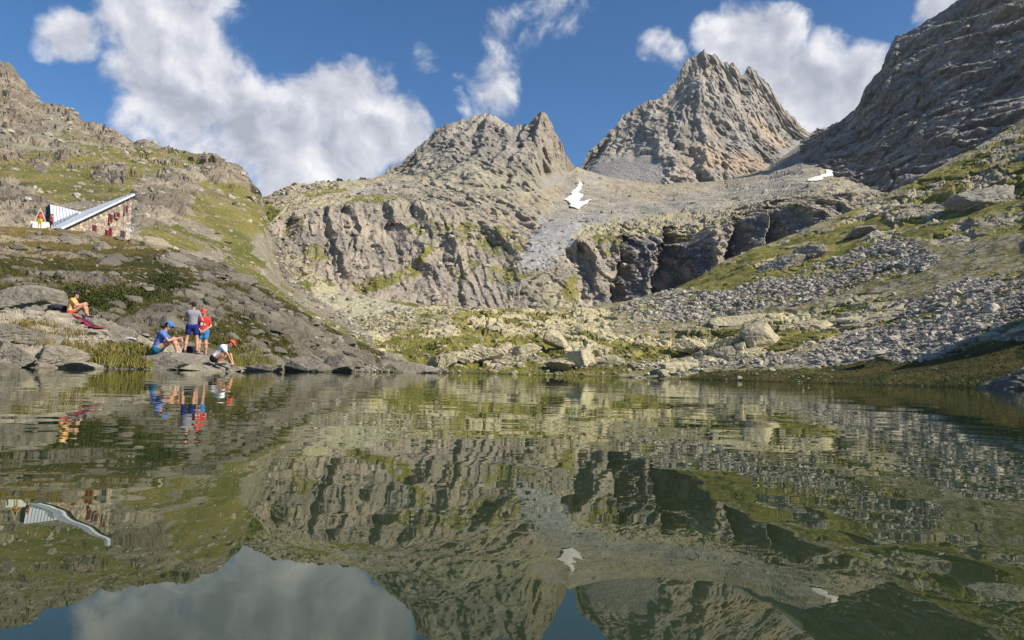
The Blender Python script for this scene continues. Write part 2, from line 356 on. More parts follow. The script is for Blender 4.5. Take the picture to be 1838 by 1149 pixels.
def build_A():
    S = SA; P = S.P; x, y = S.x, S.y; n = normals(P)
    wz = fbm(P / 3.0, 4) ; wx = fbm(P / 3.0 + 40, 4); W = (wx * 26, wz * 14)
    rock = np.maximum.reduce([
        polymask(x, y, [(-430, 560), (0, 552), (60, 545), (140, 560), (200, 592), (250, 640), (240, 680), (-430, 700)], 8, W) * .92,
        polymask(x, y, [(190, 588), (260, 545), (330, 518), (420, 525), (520, 560), (640, 620), (700, 655), (640, 680), (430, 680), (400, 640), (300, 640)], 8, W) * .9,
        polymask(x, y, [(230, 425), (320, 445), (420, 480), (520, 545), (480, 560), (400, 520), (300, 470)], 8, W) * .8,
        polymask(x, y, [(100, 478), (190, 480), (200, 510), (120, 520)], 6, W) * .8, polymask(x, y, [(-100, 490), (90, 500), (80, 540), (-120, 545)], 7, W) * .8,
        polymask(x, y, [(-300, 418), (120, 424), (250, 440), (180, 455), (-300, 450)], 7, W) * .7])
    spots = sstep(.12, .3, fbm(P / 1.7 + 9, 4)); rock = np.maximum(rock, spots * .75)
    holes = sstep(-.06, .16, fbm(P * c3(1, .6, 1) / 2.4 + 77, 5)); rock = rock * (1 - .85 * holes * (y < 655) * sstep(22, 26, S.Y))
    # bedding planes dip to the left, towards the camera
    R = np.array(Matrix.Rotation(.42, 3, 'Y') @ Matrix.Rotation(.3, 3, 'X'))
    B = P @ R.T
    k = 1 + .0 * x
    near = sstep(60, 18, S.Y)[..., None]
    d = .9 * blocks(B * c3(.25, .25, .7), 1) + .55 * blocks(B * c3(.6, .6, 1.7), 2) + .22 * blocks(B * c3(1.5, 1.5, 3.2), 3)
    soft = .35 * fbm(P / 5, 3) + .10 * fbm(P / .8, 3)
    Bw = B + np.stack([wx, wz, wx], -1) * .35
    ck = .55 * cracks(Bw * c3(.22, .22, .5), 5, .09) + .38 * cracks(Bw * c3(.55, .5, 1.3), 6, .11) + .2 * cracks(Bw * c3(1.3, 1.2, 3), 7, .15)
    lg = .30 * ledges(Bw[..., 2] * .8 + .5 * wx, 1) + .16 * ledges(Bw[..., 2] * 2.3 + wz, 2)
    h = lerp(soft - .12, d * .42 + .12 + lg * .45 - ck * .42 + .35 * fbm(P / 6, 2), rock)
    edge = np.minimum(1, (S.Y / 20)) * sstep(0, .03, (np.arange(S.n0)[:, None] / S.n0) + 0 * x)
    fade = sstep(1.0, .90, np.arange(S.n0)[:, None] / S.n0 + 0 * x) * .65 + .35
    lowz = sstep(-.2, .9, P[..., 2]) * .8 + .2
    D = (n * .7 + np.array([0, -.15, .45])) * (h * fade * lowz)[..., None]
    v1 = fbm(P / .9, 5); v2 = fbm(P / 6 + 5, 3)
    ra = blend(c3(.120, .105, .085), c3(.205, .18, .145), sstep(-.45, .5, v1)); ra = blend(ra, c3(.235, .21, .155), sstep(.1, .6, v2) * .6)
    shore = polymask(x, y, [(-430, 560), (60, 540), (220, 592), (420, 640), (420, 680), (-430, 700)], 12, W); ra = blend(ra, c3(.34, .30, .235), shore * .75)
    gr = blend(c3(.040, .045, .012), c3(.105, .085, .026), sstep(-.4, .5, fbm(P / 1.3 + 3, 5)))
    dk = polymask(x, y, [(60, 540), (110, 515), (250, 510), (300, 470), (330, 505), (230, 545), (150, 555)], 12, W); gr = blend(gr, c3(.022, .034, .010), dk * .85)
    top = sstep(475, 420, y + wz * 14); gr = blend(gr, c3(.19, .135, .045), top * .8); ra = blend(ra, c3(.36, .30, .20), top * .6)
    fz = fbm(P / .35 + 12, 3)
    S.rock = rock; rm = sstep(.38, .55, rock + .22 * v1 + .22 * fz) * (1 - .55 * sstep(.25, .6, ck) * sstep(-.3, .3, fbm(P / 2 + 50, 3))); S.turf = 1 - rm; col = blend(gr, ra, rm); col = col * (1 - .20 * (1 - shore) * (1 - top))[..., None]  # hill between shore and crest darkened in colour for the cloud shade on it
    wet = sstep(.16, .04, (P + D)[..., 2]); col = blend(col, col * .45, wet)
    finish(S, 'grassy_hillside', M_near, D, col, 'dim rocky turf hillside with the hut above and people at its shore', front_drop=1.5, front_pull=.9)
build_A()

# ---------- big grassy mountain behind the hut
SB = loft(-520, 668, [
    [(-520, 480, 88), (0, 450, 92), (240, 470, 92), (390, 510, 95), (480, 560, 98), (560, 610, 100), (668, 660, 104)],
    [(-520, 380, 150), (0, 400, 125), (120, 400, 125), (240, 400, 120), (300, 410, 125), (390, 440, 140), (480, 510, 130), (560, 570, 122), (668, 636, 112)],
    [(-520, 300, 230), (0, 300, 215), (130, 320, 205), (240, 335, 195), (330, 345, 200), (400, 350, 225), (468, 380, 235), (482, 450, 205), (510, 505, 170), (560, 545, 148), (668, 612, 122)],
    [(-520, 200, 310), (0, 225, 290), (130, 258, 285), (240, 290, 270), (330, 298, 262), (400, 312, 262), (460, 352, 262), (482, 430, 225), (510, 490, 182), (560, 538, 155), (668, 606, 126)],
    [(-520, 20, 420), (-150, 40, 420), (0, 107, 395), (20, 118, 395), (45, 150, 390), (75, 184, 385), (95, 187, 385), (125, 189, 380), (150, 214, 375), (200, 230, 365), (240, 256, 355), (262, 250, 352), (300, 268, 345), (350, 275, 335), (388, 275, 325), (400, 290, 320), (430, 298, 312), (446, 318, 305), (468, 346, 290), (478, 385, 262), (490, 430, 232), (515, 485, 188), (560, 534, 158), (668, 603, 128)]],
    1.8 * Q, 1.2 * Q, 5, (.10, .45, 6), (4, 26))
def build_B():
    S = SB; P = S.P; x, y = S.x, S.y; n = normals(P)
    w1, w2 = fbm(P / 18, 5), fbm(P / 18 + 31, 5); W = (w1 * 40, w2 * 26)
    grass = np.maximum.reduce([
        polymask(x, y, [(-530, 300), (0, 275), (120, 262), (240, 262), (262, 300), (240, 350), (160, 350), (60, 360), (30, 330), (-530, 330)], 8, W),
        polymask(x, y, [(250, 262), (330, 275), (400, 285), (380, 310), (300, 305), (255, 300)], 6, W),
        polymask(x, y, [(345, 330), (420, 325), (475, 345), (470, 400), (440, 470), (520, 535), (660, 606), (668, 650), (560, 620), (400, 480), (395, 420), (350, 370)], 7, (w1 * 22, w2 * 14)),
        polymask(x, y, [(240, 395), (300, 385), (360, 420), (400, 460), (330, 450), (250, 425)], 7, W) * .9, polymask(x, y, [(90, 215), (170, 225), (200, 255), (100, 250)], 8, W) * .6])
    rk = np.maximum.reduce([
        polymask(x, y, [(-530, 90), (0, 100), (80, 180), (75, 215), (0, 215), (-530, 200)], 6, W),
        polymask(x, y, [(-530, 330), (30, 320), (85, 370), (110, 420), (-530, 430)], 6, W),
        polymask(x, y, [(240, 345), (300, 310), (345, 300), (420, 300), (470, 340), (410, 335), (350, 330), (340, 380), (310, 400), (245, 400)], 6, W),
        polymask(x, y, [(150, 320), (200, 290), (235, 290), (210, 330)], 5, W), polymask(x, y, [(60, 290), (140, 268), (130, 280), (80, 305)], 4, W),
        polymask(x, y, [(85, 185), (130, 185), (150, 212), (200, 228), (250, 250), (210, 262), (120, 220)], 5, W), polymask(x, y, [(385, 288), (450, 300), (468, 345), (420, 325)], 5, W)])
    patch = sstep(.16, .30, fbm(P / 10 + 60, 5)); rk = np.maximum(rk, patch * .85 * (x < 420)); grass = np.maximum(grass, .9 * sstep(-.15, .1, fbm(P / 12 + 33, 5)) * polymask(x, y, [(240, 385), (320, 350), (400, 330), (440, 400), (520, 530), (420, 500), (250, 440)], 8, W)); grass = grass * (1 - rk * .95)
    R = np.array(Matrix.Rotation(-.35, 3, 'Y')); B = P @ R.T
    d = 9 * blocks(B * c3(.03, .03, .06), 11) + 5.5 * blocks(B * c3(.07, .07, .14), 12) + 2.6 * blocks(B * c3(.16, .16, .34), 13) + .4 * facet(B * c3(.16, .16, .34), 13) + 1.2 * blocks(B * c3(.4, .4, .8), 14)
    soft = 3.0 * fbm(P / 40, 3) + .9 * fbm(P / 6, 4); Bw = B + np.stack([w1, w2, w1], -1) * 4; d = d * .72 - 1.8 * cracks(Bw * c3(.05, .05, .1), 15, .12) - .9 * cracks(Bw * c3(.13, .12, .26), 16, .14) + 3 * ledges(Bw[..., 2] * .07 + w1, 3) + 1.4 * ledges(Bw[..., 2] * .2 + w1, 4)
    sc = np.clip(S.Y / 260, .25, 1.2); fade = sstep(1.0, .93, np.arange(S.n0)[:, None] / S.n0 + 0 * x) * .7 + .3
    rw = np.maximum(rk, .25 * (1 - grass))
    D = n * ((lerp(soft, d, rw)) * sc * fade)[..., None]
    Nn = normals(P + D)
    v1 = fbm(P / 9, 5); v2 = fbm(P / 50, 3)
    ra = blend(c3(.16, .135, .105), c3(.29, .245, .185), sstep(-.4, .45, v1)); ra = blend(ra, c3(.32, .28, .18), sstep(0, .6, v2) * .5)
    gr = blend(c3(.095, .10, .026), c3(.19, .165, .05), sstep(-.4, .4, fbm(P / 14 + 8, 6, .6))); gr = blend(gr, c3(.21, .165, .085), sstep(.05, .4, fbm(P / 4 + 18, 4)) * .7)
    sc_ = blend(c3(.245, .22, .17), c3(.19, .165, .125), sstep(-.3, .3, fbm(P / 4, 4)))
    fz = fbm(P / 2.5 + 3, 4); g = sstep(.40, .56, grass + .25 * v1 + .28 * fz)
    col = blend(sc_, ra, sstep(.3, .5, rw + .25 * fz)); col = blend(col, gr, g)
    fine = fbm(P / 1.2, 3); col = blend(col, c3(.36, .33, .26), sstep(.42, .55, fine) * .7 * (1 - rw))
    finish(S, 'grassy_mountain', M_side, D, col, 'big grassy mountainside with rock bands rising behind the metal roofed hut')
build_B()

# ---------- far shore slabs and the long scree slope on the sunny side
SD = loft(598, 2420, [
    ('z', [(598, -.8, 88), (785, -.8, 96), (1000, -.8, 104), (1190, -.8, 91), (1300, -.8, 81), (1500, -.8, 66), (1838, -.8, 42), (2100, -.8, 27), (2420, -.8, 17)]),
    ('z', [(598, .05, 92), (785, .05, 100), (1000, .05, 108), (1190, .05, 95), (1300, .05, 85), (1500, .05, 69.5), (1838, .05, 45), (2100, .05, 30), (2420, .05, 20)]),
    [(598, 648, 102), (785, 643, 110), (1000, 648, 114), (1190, 655, 104), (1300, 662, 96), (1500, 662, 82), (1650, 655, 70), (1838, 640, 57), (2420, 610, 28)],
    [(598, 615, 130), (785, 603, 140), (1000, 600, 146), (1190, 592, 148), (1300, 580, 148), (1500, 545, 138), (1838, 472, 110), (2420, 380, 62)],
    [(598, 588, 158), (700, 570, 168), (785, 562, 176), (1000, 562, 186), (1130, 550, 190), (1200, 535, 190), (1350, 485, 188), (1500, 445, 186), (1838, 330, 175), (2420, 180, 120)],
    [(598, 578, 175), (640, 572, 180), (700, 560, 186), (760, 548, 194), (850, 551, 202), (950, 553, 208), (1050, 552, 212), (1130, 541, 214), (1200, 521, 214), (1280, 482, 216), (1350, 447, 220), (1500, 390, 228), (1640, 322, 238), (1700, 290, 243), (1750, 266, 246), (1838, 214, 250), (2100, 90, 230), (2420, 40, 190)]],
    1.9 * Q, .8 * Q, 6, (.08, .30, 6), (4, 34))
def build_D():
    S = SD; P = S.P; x, y = S.x, S.y; n = normals(P)
    w1, w2 = fbm(P / 9, 5), fbm(P / 9 + 31, 5); W = (w1 * 44, w2 * 20)
    scree = np.maximum.reduce([
        polymask(x, y, [(1105, 560), (1180, 530), (1300, 520), (1420, 478), (1540, 448), (1590, 430), (1640, 440), (1680, 470), (1600, 500), (1500, 520), (1380, 550), (1280, 575), (1150, 580)], 7, W),
        polymask(x, y, [(1440, 640), (1560, 600), (1640, 560), (1700, 520), (1838, 480), (2420, 420), (2420, 600), (1838, 612), (1680, 640), (1500, 655), (1400, 665)], 7, W),
        polymask(x, y, [(620, 585), (690, 545), (760, 560), (850, 560), (800, 590), (700, 600)], 7, W) * .5,
        polymask(x, y, [(1090, 655), (1300, 640), (1480, 640), (1420, 668), (1200, 672)], 6, W) * .42, polymask(x, y, [(770, 660), (900, 640), (1020, 645), (1080, 668), (780, 676)], 6, W) * .34])
    slab = np.maximum.reduce([
        polymask(x, y, [(598, 600), (760, 545), (900, 545), (1100, 560), (1100, 600), (1250, 590), (1420, 560), (1560, 530), (1690, 535), (1560, 600), (1400, 640), (1180, 650), (1000, 640), (780, 655), (640, 640)], 8, W),
        polymask(x, y, [(1350, 480), (1400, 455), (1480, 435), (1470, 465), (1380, 492)], 4, (w1 * 12, w2 * 8)), polymask(x, y, [(1520, 475), (1560, 420), (1610, 395), (1600, 430), (1560, 470)], 4, (w1 * 12, w2 * 8)),
        polymask(x, y, [(1560, 390), (1640, 340), (1700, 355), (1690, 395), (1620, 400)], 5, (w1 * 14, w2 * 10)), polymask(x, y, [(1660, 430), (1740, 385), (1745, 420), (1690, 440)], 4, (w1 * 12, w2 * 8)),
        polymask(x, y, [(1710, 330), (1838, 270), (1900, 250), (1900, 340), (1838, 350), (1720, 375)], 5, (w1 * 14, w2 * 10)),
        polymask(x, y, [(1780, 700), (1838, 660), (1950, 640), (1950, 720), (1780, 720)], 4, (w1 * 10, w2 * 6)),
        polymask(x, y, [(1500, 400), (1640, 330), (1838, 225), (1838, 250), (1660, 350), (1540, 405)], 5, W) * .8, polymask(x, y, [(1740, 400), (1838, 370), (2420, 300), (2420, 340), (1838, 395)], 5, W) * .7])
    slab = slab * (1 - scree)
    gs = fbm(P * c3(1 / 7., 1 / 12., 1 / 7.) + 21, 5)
    base = polymask(x, y, [(1170, 525), (1350, 448), (1500, 392), (1640, 325), (1838, 220), (2420, 60), (2420, 330), (1838, 420), (1600, 430), (1430, 480), (1300, 522)], 6, W)
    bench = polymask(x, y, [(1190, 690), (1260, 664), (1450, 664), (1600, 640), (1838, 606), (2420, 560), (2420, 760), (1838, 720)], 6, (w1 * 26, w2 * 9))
    grass = np.maximum.reduce([base * sstep(-.42, -.12, gs), sstep(-.10, .10, gs) * .95 * slab, sstep(-.1, .15, gs) * polymask(x, y, [(780, 680), (780, 640), (1000, 650), (1200, 655), (1200, 690)], 6, W), bench * .97,
                               polymask(x, y, [(1600, 560), (1690, 530), (1700, 560), (1620, 620), (1540, 640)], 6, W) * .75, sstep(.0, .16, gs) * scree * .9])
    grass = grass * (1 - .9 * scree * (gs < .02)) ; bare = slab * (1 - .55 * base)
    grass = np.where(slab > .55, np.minimum(grass, sstep(-.08, .10, gs)), grass)
    R = np.array(Matrix.Rotation(.55, 3, 'Y') @ Matrix.Rotation(-.15, 3, 'X')); B = P @ R.T
    d = 3.2 * blocks(B * c3(.07, .06, .2), 21) + 1.6 * blocks(B * c3(.16, .14, .45), 22) + .5 * blocks(B * c3(.42, .4, 1.2), 23) + .10 * facet(B * c3(.42, .4, 1.2), 23) + .10 * blocks(B * c3(1.1, 1., 2.2), 24)
    st = .5 * blocks(P * .9, 25) + .34 * blocks(P * 1.9, 26) + .5 * fbm(P / 8, 2)
    soft = 1.0 * fbm(P / 14, 3) + .35 * fbm(P / 2, 4)
    sc = np.clip(S.Y / 150, .25, 1.3); rowt = np.arange(S.n0)[:, None] / S.n0 + 0 * x
    fade = (sstep(1.0, .95, rowt) * .6 + .4) * (sstep(.0, .6, P[..., 2]) * .85 + .15)
    Bw = B + np.stack([w1, w2, w1], -1) * 1.5
    ck = 1.7 * cracks(Bw * c3(.08, .07, .2), 27, .10) + 1.0 * cracks(Bw * c3(.20, .18, .5), 28, .10) + .2 * cracks(Bw * c3(.6, .55, 1.2), 29, .12); tl = np.maximum(cracks(Bw * c3(.08, .07, .2), 27, .24), .8 * cracks(Bw * c3(.20, .18, .5), 28, .2)) * sstep(-.25, .1, gs)
    lg = 1.1 * ledges(Bw[..., 2] * .22 + .4 * w1, 5) + .6 * ledges(Bw[..., 2] * .6 + w2, 6)
    h = lerp(soft, st, scree); h = lerp(h, d * .42 + lg * .5 - ck * .45, slab); h = h - .3 * sstep(.4, .7, grass)
    # standing blocks on the shore: faces turned to the left stay dark
    for (bx, by, bw, bh, a) in [(785, 635, 26, 22, 2.6), (905, 612, 30, 16, 1.6), (1270, 618, 70, 26, 3.2), (1310, 605, 40, 16, 2.2), (1210, 605, 40, 14, 1.6), (1700, 345, 60, 26, 2), (1790, 330, 50, 22, 2), (1010, 640, 45, 14, 1.5)]:
        u = (x + w1 * 18 - bx) / bw; v = (y + w2 * 10 - by) / bh; h = h + a * np.clip(1 - np.abs(v), 0, 1) ** .5 * np.where((u > -1) & (u < 1), (u + 1) * .5, 0) * (np.abs(v) < 1) - a * .4 * ((u > -1) & (u < 1) & (np.abs(v) < 1))
    D = n * (h * sc * fade)[..., None]
    v1 = fbm(P / 3.5, 5); v2 = fbm(P / 22 + 4, 3)
    lich = blend(LICHEN, c3(.33, .29, .20), sstep(-.3, .45, v1)); lich = blend(lich, c3(.36, .30, .24), sstep(.1, .6, v2) * .7)
    up = sstep(1450, 1700, x); lich = blend(lich, c3(.30, .265, .21), up * .8)
    scr = blend(c3(.25, .225, .185), c3(.45, .40, .33), sstep(-.35, .5, fbm(P * 1.3, 4))); scr = blend(scr, scr * c3(1.02, 1.0, .78), sstep(1250, 1000, x))
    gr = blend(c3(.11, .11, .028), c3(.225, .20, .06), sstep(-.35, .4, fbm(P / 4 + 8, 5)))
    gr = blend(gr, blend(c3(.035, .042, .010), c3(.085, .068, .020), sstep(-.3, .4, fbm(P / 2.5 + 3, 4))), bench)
    fz = fbm(P / 1.1 + 6, 4); mixed = blend(c3(.30, .265, .19), c3(.17, .155, .06), sstep(-.25, .25, fz + .4 * v1))
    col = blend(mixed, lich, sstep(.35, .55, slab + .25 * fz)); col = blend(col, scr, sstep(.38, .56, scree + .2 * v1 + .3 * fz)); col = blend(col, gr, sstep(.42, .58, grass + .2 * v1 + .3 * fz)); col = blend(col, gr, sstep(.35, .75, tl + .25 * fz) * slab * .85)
    S.scree, S.slab, S.grass = scree, slab, grass; S.ck = ck
    wet = sstep(.25, .08, (P + D)[..., 2]); col = blend(col, col * .5, wet)
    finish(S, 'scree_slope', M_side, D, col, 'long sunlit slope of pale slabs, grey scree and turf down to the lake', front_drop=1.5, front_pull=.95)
build_D()

# ---------- the rock step with its cliffs, and the scree fan under the peaks
SCL = loft(384, 1660, [
    [(384, 560, 215), (500, 575, 205), (600, 600, 200), (700, 590, 205), (850, 580, 220), (1050, 580, 228), (1200, 560, 235), (1350, 485, 250), (1500, 420, 262), (1660, 385, 275)],
    [(384, 500, 236), (500, 490, 240), (560, 505, 238), (620, 525, 236), (700, 540, 234), (850, 550, 240), (950, 553, 242), (1050, 552, 246), (1130, 525, 252), (1200, 525, 262), (1280, 498, 272), (1420, 420, 288), (1520, 388, 300), (1660, 374, 305)],
    [(384, 420, 262), (450, 420, 262), (500, 400, 263), (540, 380, 266), (620, 368, 270), (700, 358, 275), (800, 368, 275), (900, 410, 272), (960, 440, 270), (1040, 430, 276), (1120, 425, 282), (1200, 440, 285), (1260, 430, 288), (1310, 400, 296), (1420, 370, 308), (1520, 350, 318), (1600, 352, 320), (1660, 366, 322)],
    [(384, 372, 330), (480, 360, 328), (545, 345, 326), (600, 340, 335), (650, 340, 345), (720, 345, 345), (800, 355, 335), (900, 388, 328), (960, 410, 335), (1000, 385, 390), (1060, 380, 420), (1150, 385, 400), (1250, 380, 400), (1310, 370, 410), (1420, 340, 440), (1500, 330, 432), (1560, 344, 420), (1620, 354, 410), (1660, 358, 400)],
    [(384, 368, 340), (480, 352, 338), (512, 337, 338), (545, 330, 340), (600, 326, 360), (640, 324, 400), (700, 312, 430), (760, 318, 415), (850, 335, 395), (950, 345, 410), (1000, 330, 530), (1036, 300, 720), (1100, 318, 760), (1180, 330, 740), (1300, 325, 740), (1380, 300, 780), (1440, 255, 900), (1472, 258, 900), (1500, 288, 760), (1540, 320, 620), (1580, 336, 520), (1620, 345, 480), (1660, 352, 460)]],
    1.7 * Q, 1.0 * Q, 2.5, (.06, .25, 5), (3, 24))
def build_C():
    S = SCL; P = S.P; x, y = S.x, S.y; n = normals(P)
    w1, w2 = fbm(P / 16, 5), fbm(P / 16 + 31, 5); W = (w1 * 30, w2 * 20); w = (w1 * 14, w2 * 10)
    cliff = np.maximum.reduce([
        polymask(x, y, [(490, 410), (540, 372), (640, 362), (780, 362), (900, 410), (945, 470), (960, 560), (820, 560), (700, 545), (600, 520), (540, 470)], 8, W),
        polymask(x, y, [(1010, 440), (1060, 425), (1120, 420), (1270, 425), (1280, 500), (1200, 525), (1060, 560), (1030, 520)], 7, w), polymask(x, y, [(1290, 405), (1420, 362), (1520, 340), (1540, 390), (1420, 425), (1300, 465)], 7, w), polymask(x, y, [(640, 318), (860, 325), (965, 340), (985, 400), (945, 470), (900, 410), (800, 370), (700, 350)], 10, W) * .75])
    scree = np.maximum.reduce([
        polymask(x, y, [(1005, 320), (1040, 300), (1110, 318), (1190, 345), (1330, 330), (1400, 300), (1450, 250), (1520, 270), (1520, 310), (1420, 352), (1250, 382), (1090, 392), (1035, 420), (990, 478), (935, 482), (955, 420), (985, 380), (1010, 350)], 8, (w1 * 22, w2 * 14)),
        polymask(x, y, [(620, 345), (700, 320), (760, 330), (700, 345), (640, 350)], 5, w) * .7, polymask(x, y, [(560, 520), (640, 528), (740, 548), (900, 560), (900, 600), (560, 600)], 6, w) * .6])
    scree = scree * (1 - polymask(x, y, [(1100, 330), (1190, 338), (1190, 362), (1110, 352)], 4, w)) * (1 - .6 * sstep(.22, .4, fbm(P / 34 + 90, 4)) * (x > 1060))
    # tower-like ribs and gullies: depth, in metres towards the viewer
    Vv = P * c3(1, 1, .14); Vv = Vv + np.stack([w1 * 5, w2 * 5, w1 * 3], -1); rib = .8 * blocks(Vv / 30, 31) + .8 * blocks(Vv / 12, 32) + .55 * blocks(Vv / 5, 33) + .06 * facet(Vv / 6, 33) + .3 * blocks(Vv / 2.3, 34) + .75 * fbm(Vv / 17, 4, .6, 2.1, True)
    R = np.array(Matrix.Rotation(.5, 3, 'Y') @ Matrix.Rotation(-.2, 3, 'X')); B = P @ R.T
    hump = 1.0 * blocks(B * c3(.03, .03, .06), 35) + .6 * blocks(B * c3(.07, .07, .15), 36) + .36 * blocks(B * c3(.17, .17, .36), 37) + .05 * facet(B * c3(.17, .17, .36), 37) + .16 * blocks(B * c3(.4, .4, .8), 38)
    soft = 7.0 * fbm(P * c3(1, .5, 1) / 55, 4) + 1.6 * fbm(P / 9, 4)
    Bw = B + np.stack([w1, w2, w1], -1) * 4
    hump = .6 * hump - .3 * cracks(Bw * c3(.05, .05, .1), 39, .11) - .15 * cracks(Bw * c3(.12, .12, .24), 40, .13) + .6 * ledges(Bw[..., 2] * .08 + w1, 7) + .4 * ledges(Bw[..., 2] * .22 + w2, 8)
    h = 4.2 * hump * (1 - .55 * sstep(335, 420, S.Y))
    # recesses of the cliffs: the wall turns its face to the left there; its shade is painted in too
    rec = [([(1108, 432), (1150, 428), (1172, 470), (1165, 505), (1120, 480)], 20), ([(1165, 436), (1215, 444), (1262, 436), (1285, 470), (1250, 530), (1200, 540), (1160, 510)], 32),
           ([(1300, 412), (1330, 396), (1362, 392), (1362, 428), (1310, 460)], 28), ([(1362, 384), (1395, 376), (1418, 368), (1440, 390), (1400, 422), (1362, 430)], 28),
           ([(508, 402), (545, 382), (562, 420), (560, 470), (530, 445)], 16), ([(560, 395), (580, 378), (590, 440), (570, 465)], 12), ([(612, 378), (640, 366), (652, 420), (628, 450)], 13), ([(690, 400), (760, 405), (740, 450), (690, 440)], 11),
           ([(1035, 440), (1065, 440), (1070, 520), (1040, 530)], 12), ([(700, 470), (735, 465), (730, 500), (700, 500)], 8), ([(1040, 535), (1065, 525), (1075, 552), (1045, 556)], 4), ([(905, 525), (945, 515), (950, 552), (915, 552)], 5)]
    dep = 0 * x; M_ = 0 * x; Mb = 0 * x; colj = fbm(np.stack([x / 7, 0 * x, 0 * x + 5], -1), 3) + .6 * fbm(np.stack([x / 20, 0 * x, 0 * x + 9], -1), 2)
    for poly, a in rec:
        m = polymask(x, y, poly, 4.0, (w1 * 16, w2 * 10 + colj * 11))
        if a > 19: continue
        M_ = np.maximum(M_, m * min(1, a / 14))
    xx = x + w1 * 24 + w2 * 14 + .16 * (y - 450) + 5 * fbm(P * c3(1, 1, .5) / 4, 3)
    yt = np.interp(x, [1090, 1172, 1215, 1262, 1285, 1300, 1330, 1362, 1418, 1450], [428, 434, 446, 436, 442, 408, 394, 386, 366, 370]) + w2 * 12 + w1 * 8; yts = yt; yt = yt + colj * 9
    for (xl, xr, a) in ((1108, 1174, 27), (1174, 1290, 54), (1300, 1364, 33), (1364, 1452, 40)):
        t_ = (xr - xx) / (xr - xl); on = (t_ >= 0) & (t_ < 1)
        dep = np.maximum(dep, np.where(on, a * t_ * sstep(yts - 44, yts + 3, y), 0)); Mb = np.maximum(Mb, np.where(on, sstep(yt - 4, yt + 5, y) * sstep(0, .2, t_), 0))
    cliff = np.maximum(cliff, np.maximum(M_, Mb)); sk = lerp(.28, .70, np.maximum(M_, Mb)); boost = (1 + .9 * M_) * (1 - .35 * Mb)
    face = (.50 * crag(P, 19, sk, 1) * boost + .50 * crag(P, 8.5, lerp(.28, .75, np.maximum(M_, Mb)), 2) * (1 + .5 * M_) * (1 - .3 * Mb) + .46 * crag(P, 3.9, lerp(.3, .6, Mb), 3) * (1 - .3 * Mb) + 1.7 * blocks(Vv / 5, 33) + 1.2 * blocks(P * c3(1, 1, .5) / 2.6, 34) + 1.2 * ledges(Bw[..., 2] * .16 + w1, 12)) - 5 - 5 * M_
    h = lerp(h, face, cliff); h = lerp(h, soft, scree)
    ray = P - np.array([0, 0, CAM_H]); ray = ray / np.linalg.norm(ray, axis=-1, keepdims=True)
    rowt = np.arange(S.n0)[:, None] / S.n0 + 0 * x; fade = sstep(1.0, .95, rowt) * .75 + .25
    dirn = n * (lerp(.75, .25, cliff) * (1 - np.maximum(M_, Mb)))[..., None] - ray * lerp(.1, .85, cliff)[..., None]
    D = dirn * (h * fade)[..., None] * np.clip(S.Y / 300, .6, 1.3)[..., None] + ray * dep[..., None]
    Nn = normals(P + D)
    v1 = fbm(P / 9, 5); v2 = fbm(P / 45 + 4, 3); up = sstep(.25, .7, Nn[..., 2])
    warm = blend(c3(.345, .29, .235), c3(.22, .20, .175), sstep(-.35, .4, v1)); warm = blend(warm, c3(.40, .305, .23), sstep(.15, .55, v2) * .55)
    lich = blend(c3(.37, .33, .205), c3(.25, .225, .165), sstep(-.3, .4, v1 + .5 * fbm(P / 3 + 2, 3)))
    col = blend(warm, lich, np.clip(.25 + .75 * up, 0, 1) * sstep(-.45, .25, v2 + .25 * v1 + .25 - .7 * cliff))
    scr = blend(c3(.235, .232, .23), c3(.345, .34, .335), sstep(-.5, .5, fbm(P / 3, 4) + .8 * fbm(P * c3(1, .25, .6) / 26, 4))); scr = blend(scr, c3(.35, .33, .24), sstep(500, 540, y))
    wall_shade = Mb * sstep(-.45, .05, fbm(P * c3(.22, .22, .035), 4) + .25 * v1); col = blend(col, blend(c3(.085, .088, .095), c3(.15, .15, .155), sstep(-.3, .4, v1)), wall_shade * .92)  # shade of the left-facing walls put into the rock colour as dark streaks
    fz = fbm(P / 2.6 + 6, 4); col = blend(col, scr, sstep(.38, .58, scree + .2 * v1 + .25 * fz))
    col = blend(col, blend(c3(.20, .175, .14), c3(.36, .315, .235), sstep(-.35, .35, v1 + .6 * fz)), sstep(415, 360, y + 14 * w1) * sstep(600, 700, x) * .7)
    gm = np.maximum.reduce([polymask(x, y, [(384, 440), (440, 400), (480, 365), (500, 380), (460, 440), (440, 480), (520, 545), (650, 600), (560, 620), (384, 520)], 6, w),
                            polymask(x, y, [(640, 520), (700, 490), (790, 440), (800, 450), (720, 510), (660, 545)], 9, W) * .62, polymask(x, y, [(690, 535), (760, 540), (880, 552), (700, 560)], 4, w) * .8,
                            polymask(x, y, [(1000, 520), (1040, 480), (1045, 540), (1020, 560)], 5, w) * .6, polymask(x, y, [(600, 345), (680, 345), (760, 350), (680, 365), (600, 360)], 5, W) * .55])
    gm = np.maximum(gm, sstep(.12, .35, fbm(P / 18 + 70, 4)) * up * (.62 - .3 * sstep(420, 360, y) * sstep(600, 700, x))) * (1 - scree)
    gr = blend(c3(.11, .115, .028), c3(.20, .185, .05), sstep(-.35, .4, fbm(P / 8 + 8, 5))); col = blend(col, gr, sstep(.38, .58, gm + .2 * v1 + .3 * fz))
    finish(S, 'cliff_terrace', M_step, D, col, 'rock step with shadowed cliffs and pale ledges below the peaks', front_drop=10)
